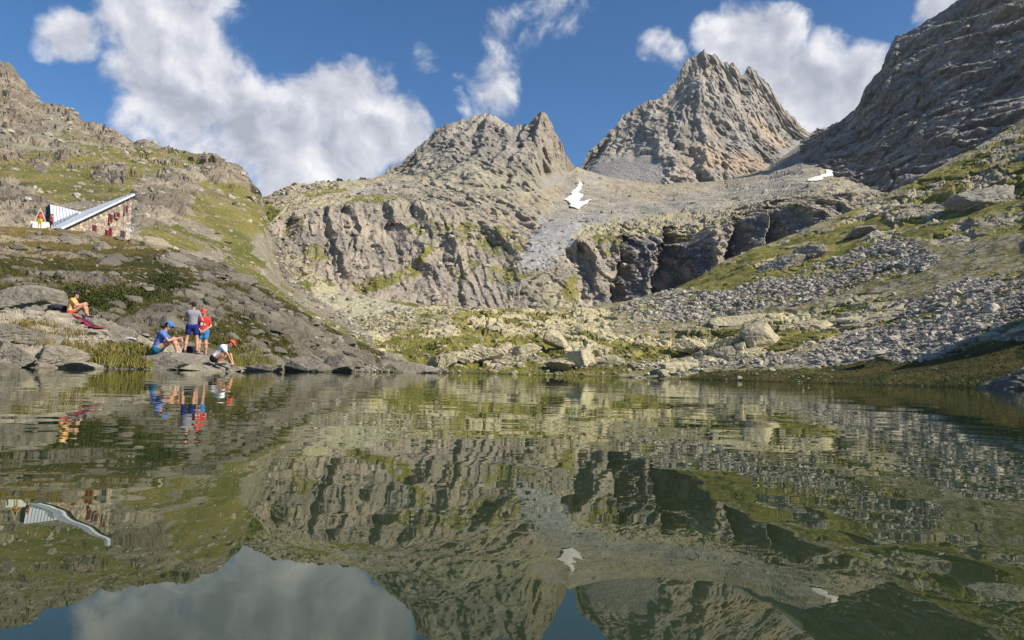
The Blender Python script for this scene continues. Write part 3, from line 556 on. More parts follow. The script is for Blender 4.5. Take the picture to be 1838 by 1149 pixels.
    # lying snow
    def snow(poly, label):
        m = polymask(x, y, poly, .6, (w1 * 7 + 2 * fbm(P / 4, 3), w2 * 6 + 2 * fbm(P / 4 + 9, 3))) > .5; f = m[:-1, :-1] & m[1:, 1:] & m[:-1, 1:] & m[1:, :-1]
        Pp = S.D + S.N * .0 + np.array([0, 0, .5]) - ray * .6 + n * smooth1(smooth1(m.astype(float), 3, 0), 3, 1)[..., None] * .7
        Pp = smooth1(smooth1(Pp, 1.5, 0), 1.5, 1)
        idx = np.arange(x.size).reshape(x.shape); q = np.stack([idx[:-1, :-1], idx[:-1, 1:], idx[1:, 1:], idx[1:, :-1]], -1)[f]
        us, inv = np.unique(q.ravel(), return_inverse=True)
        link('snow_patch', raw_mesh('snow_patch', Pp.reshape(-1, 3)[us], inv, 4, M_snow, None, True), label=label, category='snow', kind='thing')
    snow([(1040, 326), (1046, 331), (1040, 344), (1047, 349), (1040, 360), (1052, 358), (1068, 355), (1052, 366), (1038, 376), (1024, 368), (1011, 356), (1026, 347), (1032, 334)], 'white old snow patch in the scree gully between the two peaks')
    snow([(1448, 324), (1476, 309), (1500, 299), (1512, 300), (1500, 310), (1474, 322), (1452, 329)], 'small streak of snow at the foot of the dark mountain wall')
build_C()

# ---------- rounded twin peak
SE = loft(560, 1075, [
    [(560, 360, 370), (640, 352, 385), (760, 350, 385), (850, 375, 365), (950, 390, 370), (1000, 365, 480), (1036, 335, 670), (1075, 350, 710)],
    [(560, 336, 520), (640, 330, 500), (730, 312, 470), (800, 285, 470), (900, 285, 470), (960, 280, 490), (1000, 305, 570), (1036, 310, 710), (1075, 342, 730)],
    [(560, 331, 514), (588, 320, 518), (605, 318, 522), (625, 323, 526), (680, 316, 537), (700, 300, 548), (722, 290, 555), (735, 280, 559), (752, 257, 566), (775, 240, 570), (800, 222, 573), (830, 213, 577), (850, 208, 581), (870, 203, 581), (890, 207, 584), (905, 215, 588), (920, 227, 592), (935, 222, 588), (955, 214, 581), (962, 206, 578), (972, 200, 577), (984, 206, 577), (995, 230, 597), (1008, 255, 622), (1020, 278, 650), (1031, 296, 680), (1045, 312, 717), (1075, 340, 738)]],
    1.4 * Q, 1.2 * Q, 2.0, (.05, .9, 6), (11, 12))
SF = loft(1000, 1600, [
    [(1000, 365, 780), (1100, 355, 750), (1180, 372, 730), (1300, 362, 730), (1400, 340, 770), (1450, 290, 880), (1600, 270, 900)],
    [(1000, 340, 880), (1060, 300, 880), (1120, 275, 880), (1200, 255, 860), (1270, 240, 850), (1340, 240, 870), (1400, 250, 910), (1440, 250, 960), (1600, 240, 960)],
    [(1000, 332, 950), (1040, 303, 930), (1050, 285, 930), (1065, 266, 935), (1090, 240, 940), (1120, 207, 950), (1145, 190, 955), (1180, 180, 960), (1205, 152, 965), (1225, 120, 970), (1240, 102, 970), (1252, 95, 970), (1265, 87, 970), (1280, 97, 972), (1300, 106, 975), (1315, 108, 978), (1325, 117, 980), (1333, 133, 990), (1342, 122, 1000), (1352, 116, 1005), (1362, 128, 1005), (1380, 150, 1010), (1395, 168, 1015), (1408, 195, 1020), (1420, 207, 1030), (1440, 224, 1050), (1452, 237, 1070), (1480, 230, 1100), (1505, 222, 1100), (1600, 200, 1000)]],
    1.4 * Q, 1.2 * Q, 2.0, (.05, 1.0, 6), (13, 12))
def build_peak(S, name, label, seed, gull):
    P = S.P; x, y = S.x, S.y; n = normals(P); n = smooth1(smooth1(n, 6, 0), 6, 1)
    w1, w2 = fbm(P / 40, 5), fbm(P / 40 + 31, 5); w = (w1 * 22, w2 * 16)
    Vv = P * c3(1, 1, .22) * (1.25 if seed < 60 else 1.0); Vv = Vv + .35 * np.stack([w1 * 40, w2 * 40, w1 * 0], -1)
    rg = fbm(Vv / 95, 2, .5, 2.1, True)
    q = .8 if seed < 60 else 1.0
    top = P[np.unravel_index(np.argmax(P[..., 2]), P.shape[:2])]; H_ = top[2] - np.percentile(P[..., 2], 5); dn = np.clip((top[2] - P[..., 2]) / H_, 0, 1.2)
    PF = P.copy(); PF[..., 0] = top[0] + (P[..., 0] - top[0]) / (.45 + .75 * dn); PF[..., 1] = P[..., 1] * .4; PF = PF + np.stack([w1, w2, w1], -1) * 17
    h = .34 * crag(PF, 75 * q, .42, seed, .4, 0) + .54 * crag(PF, 33 * q, .38, seed + 1, .55, .05) + .50 * crag(PF, 15 * q, .36, seed + 2, .6, -.08) + .62 * crag(P, 7.5 * q, .4, seed + 3, .5, .2) + 10 * rg + 13 * blocks(P * c3(1, 1, .7) / 20, seed + 1) + 7.5 * blocks(P * c3(1, 1, .8) / 8, seed + 3) + .8 * facet(P * c3(1, 1, .8) / 8, seed + 3) + 3 * ledges((P[..., 2] + .6 * P[..., 0]) / 26 + 1.5 * w1, 9) - 30
    scr = 0 * x
    for poly in gull: scr = np.maximum(scr, polymask(x, y, poly, 13, (w1 * 40, w2 * 30)))
    h = h * (1 - .9 * scr) - 6 * scr
    rowt = np.arange(S.n0)[:, None] / S.n0 + 0 * x; fade = sstep(1.0, .90, rowt) * .6 + .4
    ray = P / np.linalg.norm(P, axis=-1, keepdims=True); D = (n * .22 - ray * .8) * (h * fade * (.86 if seed < 60 else 1.0))[..., None]
    v1 = fbm(P / 24, 5); v2 = fbm(P / 90 + 4, 3)
    col = blend(c3(.21, .195, .175), c3(.33, .30, .26), sstep(-.35, .45, v1))
    ok = sstep(.05, .45, v2 + .3 * w1) * sstep(1180, 1290, x) if seed > 60 else sstep(.15, .5, v2) * .5 + .35 * sstep(940, 990, x)
    col = blend(col, c3(.40, .305, .215), ok * .7)
    if seed < 60: col = blend(col, c3(.29, .27, .185), sstep(250, 330, y) * .55)
    col = blend(col, c3(.27, .255, .24), sstep(.35, .6, scr + .2 * v1))
    finish(S, name, M_peak, D, col, label, front_drop=30)
build_peak(SE, 'rounded_peak', 'rounded grey peak with a steep right shoulder left of the notch', 41, [[(600, 330), (680, 318), (740, 312), (720, 345), (600, 350)], [(985, 330), (1010, 300), (1040, 312), (1030, 370), (985, 380)]])
build_peak(SF, 'pointed_peak', 'tall pointed rocky peak with two summits against the cloud', 61, [[(1100, 270), (1150, 265), (1200, 285), (1180, 340), (1110, 320), (1050, 330), (1060, 300)], [(1390, 270), (1470, 240), (1500, 280), (1440, 340), (1380, 320)]])

# ---------- dark wall
SG = loft(1436, 2250, [
    [(1436, 345, 560), (1480, 340, 540), (1540, 365, 460), (1640, 375, 400), (1750, 330, 380), (1838, 290, 370), (2250, 150, 330)],
    [(1436, 310, 590), (1480, 305, 560), (1540, 330, 490), (1640, 310, 440), (1750, 260, 425), (1838, 200, 415), (2250, 80, 370)],
    [(1436, 280, 680), (1480, 262, 650), (1540, 250, 600), (1600, 200, 570), (1700, 130, 540), (1838, 60, 510), (2250, -60, 460)],
    [(1436, 252, 760), (1480, 233, 730), (1510, 216, 712), (1540, 190, 692), (1555, 162, 682), (1568, 142, 676), (1583, 124, 670), (1589, 100, 668), (1597, 80, 665), (1607, 62, 660), (1630, 56, 654), (1642, 50, 650), (1655, 38, 645), (1690, 20, 640), (1720, 1, 635), (1760, -25, 630), (1838, -60, 620), (2000, -90, 600), (2250, -60, 560)]],
    1.5 * Q, 1.4 * Q, 2.5, (.06, .9, 6), (4, 16))
def build_G():
    S = SG; P = S.P; x, y = S.x, S.y; n = normals(P); n = smooth1(smooth1(n, 6, 0), 6, 1)
    w1, w2 = fbm(P / 40, 5), fbm(P / 40 + 31, 5)
    # beds dip steeply down to the left
    R = np.array(Matrix.Rotation(math.radians(-52), 3, 'Y') @ Matrix.Rotation(.25, 3, 'X')); B = P @ R.T + np.stack([w1, w2, w1], -1) * 5
    R2 = np.array(Matrix.Rotation(math.radians(12), 3, 'Y')); B2 = P @ R2.T
    h = 14 * blocks(B * c3(.009, .012, .018), 81) + 10 * blocks(B * c3(.02, .027, .045), 82) + 6.5 * blocks(B2 * c3(.028, .035, .1), 83) + 14 * fbm(B * c3(.012, .02, .04), 5, .58, 2.1, True) + 4.5 * blocks(B2 * c3(.06, .08, .22), 84) + .9 * facet(B2 * c3(.06, .08, .22), 84) + 2 * blocks(B2 * c3(.14, .18, .45), 85)
    h = h + 10 * fbm(B * c3(.006, .006, .02), 2, .5, 2.1, True) - 6 * cracks(B * c3(.012, .02, .03), 86, .08) - 2 * cracks(B2 * c3(.03, .04, .1), 87, .1) + 4.5 * ledges(B2[..., 2] / 17 + 2.6 * w1, 10) + 3.2 * ledges(B2[..., 2] / 6.5 + 1.5 * w2, 11)
    h = h + .5 * crag(P, 46, .45, 91, .5, .55) + .42 * crag(P, 20, .4, 92, .5, .5) - 18
    rowt = np.arange(S.n0)[:, None] / S.n0 + 0 * x; fade = sstep(1.0, .92, rowt) * .6 + .4
    ray = P / np.linalg.norm(P, axis=-1, keepdims=True); D = (n * .3 - ray * .7) * (h * fade)[..., None]
    v1 = fbm(B2 * c3(.04, .06, .12), 5); v2 = fbm(P / 80 + 4, 3)
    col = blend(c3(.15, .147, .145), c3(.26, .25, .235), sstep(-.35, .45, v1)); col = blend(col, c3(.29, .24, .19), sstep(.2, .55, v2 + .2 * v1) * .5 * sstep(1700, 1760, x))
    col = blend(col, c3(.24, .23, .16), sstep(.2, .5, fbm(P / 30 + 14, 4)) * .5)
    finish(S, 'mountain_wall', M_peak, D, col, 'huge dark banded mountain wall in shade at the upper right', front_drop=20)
build_G()

# ---------- ground under it all, and the lake
def build_ground():
    n = 90; u = np.linspace(-1, 1, n); g = np.sign(u) * np.abs(u) ** 2.2 * 4200; X, Yy = np.meshgrid(g, g)
    r = np.hypot(X, Yy - 60); Z = -4 - 1.2 * sstep(0, 200, r) + 0 * X; P = np.stack([X, Yy, Z], -1) + np.array([0, 0, 0]); P[..., 2] += 1.2 * fbm(P / 50, 4)
    col = blend(c3(.10, .09, .06), c3(.20, .18, .12), sstep(-.4, .4, fbm(P / 20, 4)))
    link('ground', grid_mesh('ground', P, M_side, col, smooth=True), kind='structure', label='stony ground under the lake and the valley', category='ground')
    V = np.array([(-320, -260, 0), (320, -260, 0), (320, 135, 0), (-320, 135, 0)], float)
    link('lake', raw_mesh('lake', V, np.arange(4), 4, water_material()), kind='structure', label='calm dark green mountain lake mirroring the peaks', category='lake')
build_ground()

# ================================================================== ROCKS
def ico(sub):
    t = (1 + 5 ** .5) / 2
    v = [(-1, t, 0), (1, t, 0), (-1, -t, 0), (1, -t, 0), (0, -1, t), (0, 1, t), (0, -1, -t), (0, 1, -t), (t, 0, -1), (t, 0, 1), (-t, 0, -1), (-t, 0, 1)]
    f = [(0, 11, 5), (0, 5, 1), (0, 1, 7), (0, 7, 10), (0, 10, 11), (1, 5, 9), (5, 11, 4), (11, 10, 2), (10, 7, 6), (7, 1, 8), (3, 9, 4), (3, 4, 2), (3, 2, 6), (3, 6, 8), (3, 8, 9), (4, 9, 5), (2, 4, 11), (6, 2, 10), (8, 6, 7), (9, 8, 1)]
    v = [np.array(p) / np.linalg.norm(p) for p in v]
    for _ in range(sub):
        c = {}; g = []
        def mid(a, b):
            k = (min(a, b), max(a, b))
            if k not in c: p = v[a] + v[b]; v.append(p / np.linalg.norm(p)); c[k] = len(v) - 1
            return c[k]
        for a, b, d in f: x, y, z = mid(a, b), mid(b, d), mid(d, a); g += [(a, x, z), (b, y, x), (d, z, y), (x, y, z)]
        f = g
    return np.array(v), np.array(f, np.int32)
ICO = {k: ico(k) for k in (0, 1, 2, 4, 5)}
def poly_rock(sub, seed, planes=13, lo=.62, hi=1.0):
    """an angular stone: the unit ball cut by random planes"""
    r = np.random.default_rng(seed); u, f = ICO[sub]; n = r.normal(size=(planes, 3)); n /= np.linalg.norm(n, axis=1, keepdims=True); h = r.uniform(lo, hi, planes)
    d = u @ n.T; rad = np.where(d > .08, h / np.maximum(d, .08), 9).min(1); rad = np.minimum(rad, 1.4)
    return u * rad[:, None], f
def bedded(V, size, seed, bed=(.3, .2), amp=.10, freq=3.0):
    """give a large rock its beds, joints and grain"""
    V = V * np.array(size); s = min(size); n = V / np.array(size) ** 2; n /= np.linalg.norm(n, axis=1, keepdims=True)
    R = np.array(Matrix.Rotation(bed[0], 3, 'Y') @ Matrix.Rotation(bed[1], 3, 'X')); B = V @ R.T + seed * 7.7; k = freq / s
    w = fbm(B * k * .6, 3)
    h = .9 * ledges(B[:, 2] * k * .9 + .7 * w, seed) + .6 * ledges(B[:, 2] * k * 2.3 + w, seed + 3) + 1.0 * blocks(B * k * c3(.45, .45, 1), seed) + .5 * blocks(B * k * c3(1, 1, 2), seed + 1) - .7 * cracks(B * k * c3(.4, .4, .7), seed + 2, .09) + .7 * fbm(B * k * .5, 4)
    h = h + .5 * facet(B * k * c3(.8, .8, 1.8), seed + 5)
    return V + n * (h * amp * s)[:, None]
def rock_material(name, col, col2, scale):
    m = land_material(name, scale, .8, .93, .3); nt = m.node_tree; N = nt.nodes.new; L = nt.links.new
    b = nt.nodes['Principled BSDF']; mx = [n for n in nt.nodes if n.bl_idname == 'ShaderNodeMix'][0]
    oi = N('ShaderNodeObjectInfo'); tc = N('ShaderNodeTexCoord'); n2 = N('ShaderNodeTexNoise'); n2.inputs['Scale'].default_value = .35 / scale; n2.inputs['Detail'].default_value = 4; L(tc.outputs['Object'], n2.inputs['Vector'])
    ad = N('ShaderNodeMath'); ad.operation = 'ADD'; L(oi.outputs['Random'], ad.inputs[0]); L(n2.outputs['Fac'], ad.inputs[1])
    mr = N('ShaderNodeMapRange'); L(ad.outputs[0], mr.inputs['Value']); mr.inputs['From Min'].default_value = .4; mr.inputs['From Max'].default_value = 1.5
    c = N('ShaderNodeMix'); c.data_type = 'RGBA'; L(mr.outputs[0], c.inputs['Factor']); c.inputs['A'].default_value = (*col, 1); c.inputs['B'].default_value = (*col2, 1)
    L(c.outputs['Result'], mx.inputs['A']); return m
MR_far = rock_material('pale_lichen_rock', (.47, .42, .28), (.35, .31, .22), .7)
MR_scree = rock_material('grey_scree_stone', (.48, .43, .35), (.27, .24, .20), .5)
MR_near = rock_material('near_grey_rock', (.30, .265, .21), (.16, .145, .12), .16)
MR_hill = rock_material('shade_toned_hill_rock', (.215, .19, .148), (.115, .103, .083), .2)  # hill stones kept darker in colour, standing in for the cloud shade
MR_dark = rock_material('dark_slate_rock', (.19, .18, .165), (.29, .265, .22), .6)

def rot_rand(r, tilt=.4):
    return Matrix.Rotation(r.uniform(0, 6.283), 3, 'Z') @ Matrix.Rotation(r.normal() * tilt, 3, 'X') @ Matrix.Rotation(r.normal() * tilt, 3, 'Y')

def pick(S, wgt, n, r):
    """n points on a land surface, with density wgt over its grid (inside the picture or near it)"""
    w = (wgt * ((S.x > -40) & (S.x < 1880)))[:-1, :-1].ravel().astype(float); c = np.cumsum(w); k = np.minimum(np.searchsorted(c, r.random(n) * c[-1]), len(c) - 1)
    i, j = np.divmod(k, S.x.shape[1] - 1); a, b = r.random(n)[:, None], r.random(n)[:, None]; D = S.D
    p = D[i, j] * (1 - a) * (1 - b) + D[i, j + 1] * a * (1 - b) + D[i + 1, j] * (1 - a) * b + D[i + 1, j + 1] * a * b
    return p, S.N[i, j], i, j

def stone_stuff(name, parent, p, sizes, flat, cols, mat, r, label, sub=0):
    nv = 10; vs = [poly_rock(sub, 900 + q, 9, .6, 1)[0] for q in range(nv)]; f = ICO[sub][1]; n = len(p); m = len(vs[0])
    which = r.integers(0, nv, n); V = np.array(vs)[which] * (sizes[:, None, None] * np.stack([np.ones(n), r.uniform(.6, 1, n), flat], -1)[:, None, :])
    a = r.uniform(0, 6.283, n); t = r.normal(size=n) * .5; ca, sa, ct, st = np.cos(a), np.sin(a), np.cos(t), np.sin(t)
    x, y, z = V[..., 0], V[..., 1], V[..., 2]; y, z = y * ct[:, None] - z * st[:, None], y * st[:, None] + z * ct[:, None]; x, y = x * ca[:, None] - y * sa[:, None], x * sa[:, None] + y * ca[:, None]
    V = np.stack([x, y, z], -1) + p[:, None, :]; F = f[None] + (np.arange(n) * m)[:, None, None]
    return link(name, raw_mesh(name, V.reshape(-1, 3), F, 3, mat, np.repeat(cols, m, 0)), parent, kind='stuff', label=label)

def scatter_pieces(name, S, wgt, n, sizer, mats, r, sub=1, flat=(.5, .9), sink=.25, tilt=.35, variants=14, bed=None):
    ms = []
    for q in range(variants):
        V, f = poly_rock(sub, 300 + q + sub * 50 + len(name), 11, .6, 1); ms.append(raw_mesh(name, V, f, 3, mats[q % len(mats)]))
    p, nn, i, j = pick(S, wgt, n, r)
    for k in range(n):
        s = sizer(S.Y[i[k], j[k]], r); fl = r.uniform(*flat)
        o = bpy.data.objects.new(name, ms[r.integers(variants)]); COL.objects.link(o); o.parent = S.obj
        R = rot_rand(r, tilt) if bed is None else (Matrix.Rotation(bed[0] + r.normal() * .12, 3, 'Y') @ Matrix.Rotation(bed[1] + r.normal() * .12, 3, 'X') @ Matrix.Rotation(r.normal() * .5, 3, 'Z'))
        o.matrix_local = Matrix.Translation(Vector(p[k]) + Vector((0, 0, s * fl * (.5 - sink * 2)))) @ R.to_4x4() @ Matrix.Diagonal((s, s * r.uniform(.6, .95), s * fl, 1))
r5 = np.random.default_rng(5)
# broken stones of the scree: the largest 300 singly, the mass as one
scatter_pieces('stone', SD, SD.scree * (SD.grass < .5), 300, lambda Y, r: r.uniform(.35, .75) * (1 + .6 * (r.random() < .12)), [MR_scree], r5)
p, nn, i, j = pick(SD, np.maximum(SD.scree - .12, 0) ** 1.5 * (1 - .75 * (SD.grass > .45)) * np.clip(SD.Y / 90, .5, 1.6), 22000, r5)
sz = np.clip(.11 * r5.pareto(1.9, len(p)) + .09, .08, .6) * np.clip(SD.Y[i, j] / 95, .6, 1.5)
xx = SD.x[i, j]; g = r5.uniform(.17, .48, len(p))[:, None] * lerp(c3(1, .91, .62), c3(1, .91, .76), sstep(1000, 1250, xx)[:, None]); stone_stuff('scree_stones', SD.obj, p + [0, 0, .05], sz, r5.uniform(.4, .8, len(p)), g, M_side, r5, 'mass of small broken grey stones')
# boulders and loose blocks on the far shore
scatter_pieces('boulder', SD, (SD.slab * .5 + .4 * (SD.y > 600)) * (SD.x > 640) * (SD.x < 1560) * (SD.y > 545) * (SD.y < 668) * (1 - SD.scree), 130, lambda Y, r: min(1.6, .3 + .28 * r.pareto(2.4)), [MR_far], r5, 2, (.35, .65), .28)
p, nn, i, j = pick(SD, (((SD.y > 560) & (SD.x < 1500)) * .5 + SD.slab * .4 + .12 * (SD.x > 1250)) * (1 - .75 * (SD.grass > .5)) * (1 - .6 * SD.slab), 3500, r5); sz = np.clip(.12 * r5.pareto(2.0, len(p)) + .12, .1, .7) * np.clip(SD.Y[i, j] / 110, .5, 1.6)
g = r5.uniform(.22, .50, len(p))[:, None] * c3(1, .91, .68); stone_stuff('loose_stones', SD.obj, p, sz, r5.uniform(.4, .8, len(p)), g, M_side, r5, 'small pale stones strewn over the turf')
# slabs and blocks breaking through the turf of the near hillside
wA = (SA.Y > 22) * (SA.y > 408) * (SA.x < 770) * (SA.D[..., 2] > .25)
scatter_pieces('rock_slab', SA, wA * (.35 + SA.rock), 300, lambda Y, r: (.16 + .22 * r.random() + .30 * (r.random() < .2)) * (Y / 32) ** .8, [MR_hill], r5, 2, (.28, .55), .22, bed=(.28, .25))
p, nn, i, j = pick(SA, (SA.Y > 15) * (.5 + SA.rock), 3500, r5); sz = np.clip(.035 * r5.pareto(2.0, len(p)) + .035, .03, .2) * np.clip(SA.Y[i, j] / 25, .6, 2.5)
g = r5.uniform(.13, .30, len(p))[:, None] * c3(1, .9, .74); stone_stuff('small_stones', SA.obj, p, sz, r5.uniform(.35, .7, len(p)), g, M_near, r5, 'small stones lying in the turf')
# stones on the mountain behind the hut and on the rock step
p, nn, i, j = pick(SB, (SB.x < 660) * 1.0, 5000, r5); sz = np.clip(.25 * r5.pareto(2.2, len(p)) + .2, .2, 1.6) * np.clip(SB.Y[i, j] / 220, .5, 1.5)
g = r5.uniform(.20, .40, len(p))[:, None] * c3(1, .91, .74); stone_stuff('mountain_stones', SB.obj, p, sz, r5.uniform(.4, .8, len(p)), g, M_side, r5, 'stones scattered over the mountain turf')
p, nn, i, j = pick(SCL, (SCL.y > 300) * 1.0, 9000, r5); sz = np.clip(.35 * r5.pareto(2.2, len(p)) + .3, .3, 2.2) * np.clip(SCL.Y[i, j] / 300, .7, 1.4)
g = r5.uniform(.22, .42, len(p))[:, None] * c3(1, .91, .74); stone_stuff('ledge_stones', SCL.obj, p, sz, r5.uniform(.4, .8, len(p)), g, M_side, r5, 'loose stones on the ledges of the rock step')

def big_rock(name, x, y, Y, w, h, seed, mat, label, depth=.8, bed=(.3, .2), amp=.10, freq=3.0, sub=4, rz=0.0, tilt=0.0, planes=9, base=.35, group=None, cut=(.55, .95)):
    """a single rock seen at photo pixel (x, y) = middle of its foot, w by h pixels, Y metres ahead"""
    if Y > 60: h = h * (.62 if name == 'rock_outcrop' else .66); w = w * .9; base = .5
    k = Y / F; V, f = poly_rock(sub, seed, planes, *cut); sx, sz = w * k * .5, h * k * .5 / (1 - base * .5)
    V = bedded(V, (sx, sx * depth, sz), seed, bed, amp, freq); P0 = at(x, y, Y)
    me = raw_mesh(name, V, f, 3, mat); o = link(name, me, label=label, category='rock')
    if group: o['group'] = group
    o.matrix_world = Matrix.Translation(Vector(P0) + Vector((0, 0, sz * (1 - base)))) @ (Matrix.Rotation(rz, 3, 'Z') @ Matrix.Rotation(tilt, 3, 'Y')).to_4x4()
    return o
B_ = big_rock
# far shore
B_('boulder', 948, 640, 118, 46, 46, 1001, MR_far, 'pale angular boulder with a dark hollow at its side on the far shore', .9, (.2, .1), .05, 1.6)
B_('boulder', 998, 618, 128, 40, 34, 1002, MR_far, 'smooth pale block just above and right of the angular boulder', .9, (.2, .1), .04, 1.4, rz=.6)
B_('boulder', 1040, 662, 112, 62, 54, 1003, MR_far, 'tall pale boulder standing over broken slabs near the waterline', .8, (.3, .1), .06, 1.6, rz=.3)
B_('boulder', 1008, 664, 111, 58, 22, 1013, MR_far, 'pile of broken slabs leaning against the tall pale boulder', .8, (-.3, .1), .16, 2.4, rz=.2)
B_('boulder', 1228, 668, 99, 74, 36, 1004, MR_far, 'broad rounded boulder close to the green bank of the lake', .8, (.1, .1), .05, 1.6)
B_('boulder', 1190, 676, 95.5, 22, 16, 1005, MR_far, 'small whitish stone at the very edge of the water', .9, (.1, .1), .05, 1.6, 2)
B_('boulder', 1375, 634, 112, 100, 66, 1006, MR_far, 'largest boulder of the far shore with a shadowed overhang', .8, (.2, .1), .07, 1.5, rz=.5)
B_('boulder', 1312, 632, 112, 76, 36, 1016, MR_far, 'ribbed block leaning beside the largest boulder', .8, (1.2, .1), .16, 2.2, rz=.2)
B_('boulder', 1418, 610, 122, 42, 30, 1007, MR_far, 'pale rounded block right behind the largest boulder', .9, (.2, .1), .05, 1.5)
B_('boulder', 1245, 630, 118, 60, 30, 1017, MR_far, 'cracked dark block sunk in green turf above the bank', .9, (.5, .1), .17, 2.4)
B_('boulder', 790, 664, 106, 48, 50, 1008, MR_far, 'fissured upright block at the end of the dim hillside', .8, (1.2, .1), .15, 2.0, rz=-.3)
B_('boulder', 855, 650, 112, 80, 50, 1018, MR_far, 'striped sloping outcrop between the fissured block and the boulders', .8, (-.5, .2), .12, 2.2)
B_('rock_slab', 1338, 584, 146, 110, 26, 1009, MR_far, 'wide pale slab at the foot of the upper scree band', .7, (.1, .1), .05, 1.6, tilt=-.06)
B_('rock_slab', 1640, 560, 122, 150, 30, 1010, MR_far, 'long flat tan slab in the middle of the scree slope', .7, (.1, .1), .05, 1.6, tilt=-.12)
B_('rock_slab', 1560, 582, 116, 120, 24, 1019, MR_far, 'second flat tan slab just below the long one', .7, (.1, .1), .06, 1.6, tilt=-.08)
B_('rock_slab', 1568, 636, 78, 46, 13, 1011, MR_scree, 'dark edged flat block lying on the lower scree', .8, (.1, .1), .05, 1.6, tilt=-.1)
B_('rock_outcrop', 1400, 496, 184, 90, 42, 1020, MR_dark, 'dark slaty outcrop in the grass over the upper scree', .7, (-.5, .1), .15, 2.6, tilt=-.45)
B_('rock_outcrop', 1448, 478, 186, 70, 46, 1021, MR_dark, 'grey banded outcrop right beside the dark slaty one', .7, (-.5, .1), .14, 2.6, tilt=-.5)
B_('rock_outcrop', 1578, 455, 184, 74, 58, 1022, MR_scree, 'light grey slab outcrop halfway up the grass slope', .7, (-.5, .1), .10, 2.2, tilt=-.6)
B_('rock_outcrop', 1540, 420, 192, 60, 24, 1023, MR_dark, 'small dark ledge above the light grey slab outcrop', .7, (-.3, .1), .12, 2.4, tilt=-.4)
B_('rock_outcrop', 1655, 408, 190, 120, 54, 1024, MR_dark, 'big layered outcrop high on the slope below the dark wall', .7, (-.4, .1), .14, 2.6, tilt=-.4)
B_('rock_outcrop', 1775, 385, 172, 150, 76, 1025, MR_dark, 'massive overhanging block at the edge of the picture high on the slope', .7, (-.15, .1), .12, 2.2, tilt=-.2)
B_('rock_outcrop', 1705, 445, 168, 90, 36, 1026, MR_scree, 'tilted tan slab under the massive overhanging block', .7, (-.4, .1), .08, 2.2, tilt=-.4)
B_('shore_rock', 1826, 712, 46, 120, 56, 1027, MR_near, 'diagonally cracked grey rock at the shaded corner of the shore', .8, (-.6, .1), .12, 2.4, tilt=-.35)
# near shore
OUT = []
OUT.append(B_('rock_outcrop', 110, 652, 20.2, 310, 100, 1040, MR_near, 'big layered outcrop on which the child in yellow sits', .55, (.18, .25), .15, 4.2, 5, .1, .10, 12, .3))
B_('boulder', 62, 566, 23.5, 110, 42, 1041, MR_near, 'rounded grey boulder behind the child in yellow', .8, (.2, .1), .07, 2.0)
LEDGE = [B_('shore_rock', 318, 668, 18.8, 180, 28, 1042, MR_near, 'layered waterside ledge under the group of four', .62, (.22, .12), .075, 3.2, 5, .0, .05, 9, .45, None, (.72, 1.0)),
         B_('shore_rock', 375, 668, 18.4, 96, 15, 1043, MR_near, 'low end of the ledge where the child crouches', .75, (.1, .1), .06, 2.6, 5, .2, .03, 9, .45, None, (.75, 1.0))]
B_('shore_rock', 148, 666, 15.6, 104, 16, 1044, MR_near, 'flat slab lying in the water below the tall grass', .7, (.05, .05), .06, 2.0, 4, .1)
B_('shore_rock', 28, 666, 14.6, 92, 46, 1045, MR_near, 'cracked block at the water by the edge of the picture', .8, (.3, .1), .11, 2.8, 4)
B_('shore_rock', 95, 664, 15.4, 88, 36, 1046, MR_near, 'dark fronted block between the flat slab and the cracked one', .7, (.4, .1), .11, 2.8, 4, .3)
B_('shore_rock', 20, 622, 16.2, 120, 46, 1047, MR_near, 'tan block stacked above the waterside blocks', .8, (.2, .1), .08, 2.4, 4, .4)
B_('shore_rock', 75, 628, 16.8, 84, 26, 1048, MR_near, 'thin slab stacked beside the tan block', .8, (.1, .1), .09, 2.4, 4, -.3)
B_('shore_rock', 470, 668, 22.5, 70, 14, 1064, MR_near, 'low grey rock at the water just past the crouching child', .7, (.05, .05), .07, 2.0, 4)
B_('shore_rock', 548, 667, 27, 100, 22, 1062, MR_near, 'sloping slab dipping into the lake below the dim hillside', .7, (.3, .1), .08, 2.2, 4, 0, .08)
B_('shore_rock', 610, 668, 33, 60, 26, 1063, MR_near, 'rounded slab at the foot of the dim hillside', .7, (.3, .1), .07, 2.0, 4)
B_('shore_rock', 715, 670, 47, 70, 16, 1052, MR_hill, 'long low rock near the tip of the hillside', .7, (.1, .1), .08, 2.2, 4)
B_('shore_rock', 752, 670, 56, 60, 16, 1053, MR_dark, 'last dark rock at the tip of the hillside', .7, (.1, .1), .09, 2.2, 4)

# a knoll on the sunward shore, past the edge of the picture; its shade falls over the green bank
def build_knoll():
    n = 70; a = np.linspace(0, 2 * math.pi, n); q = np.linspace(0, 1, 40)[:, None]; X = 80 + 27 * q * np.cos(a); Yy = 52 + 27 * q * np.sin(a); Z = 40 * (1 - q ** 1.25) - 2 + 0 * a
    P = np.stack([X, Yy, Z], -1); m = (np.cos(np.linspace(0, 2 * math.pi, n)) * 0); P = P + (np.stack([X - 80, Yy - 52, 10 + 0 * X], -1) / 40) * (3.0 * fbm(P / 14, 4) + 1.5 * blocks(P * .2, 3))[..., None] * sstep(1, .9, q)[..., None] * sstep(0, .05, q)[..., None]
    P[:, -1] = P[:, 0]
    col = blend(c3(.10, .10, .03), c3(.26, .23, .18), sstep(-.2, .2, fbm(P / 6, 4)))
    link('shore_knoll', grid_mesh('shore_knoll', P, M_side, col), kind='structure', label='steep rocky knoll on the sunward shore', category='terrain')
build_knoll()

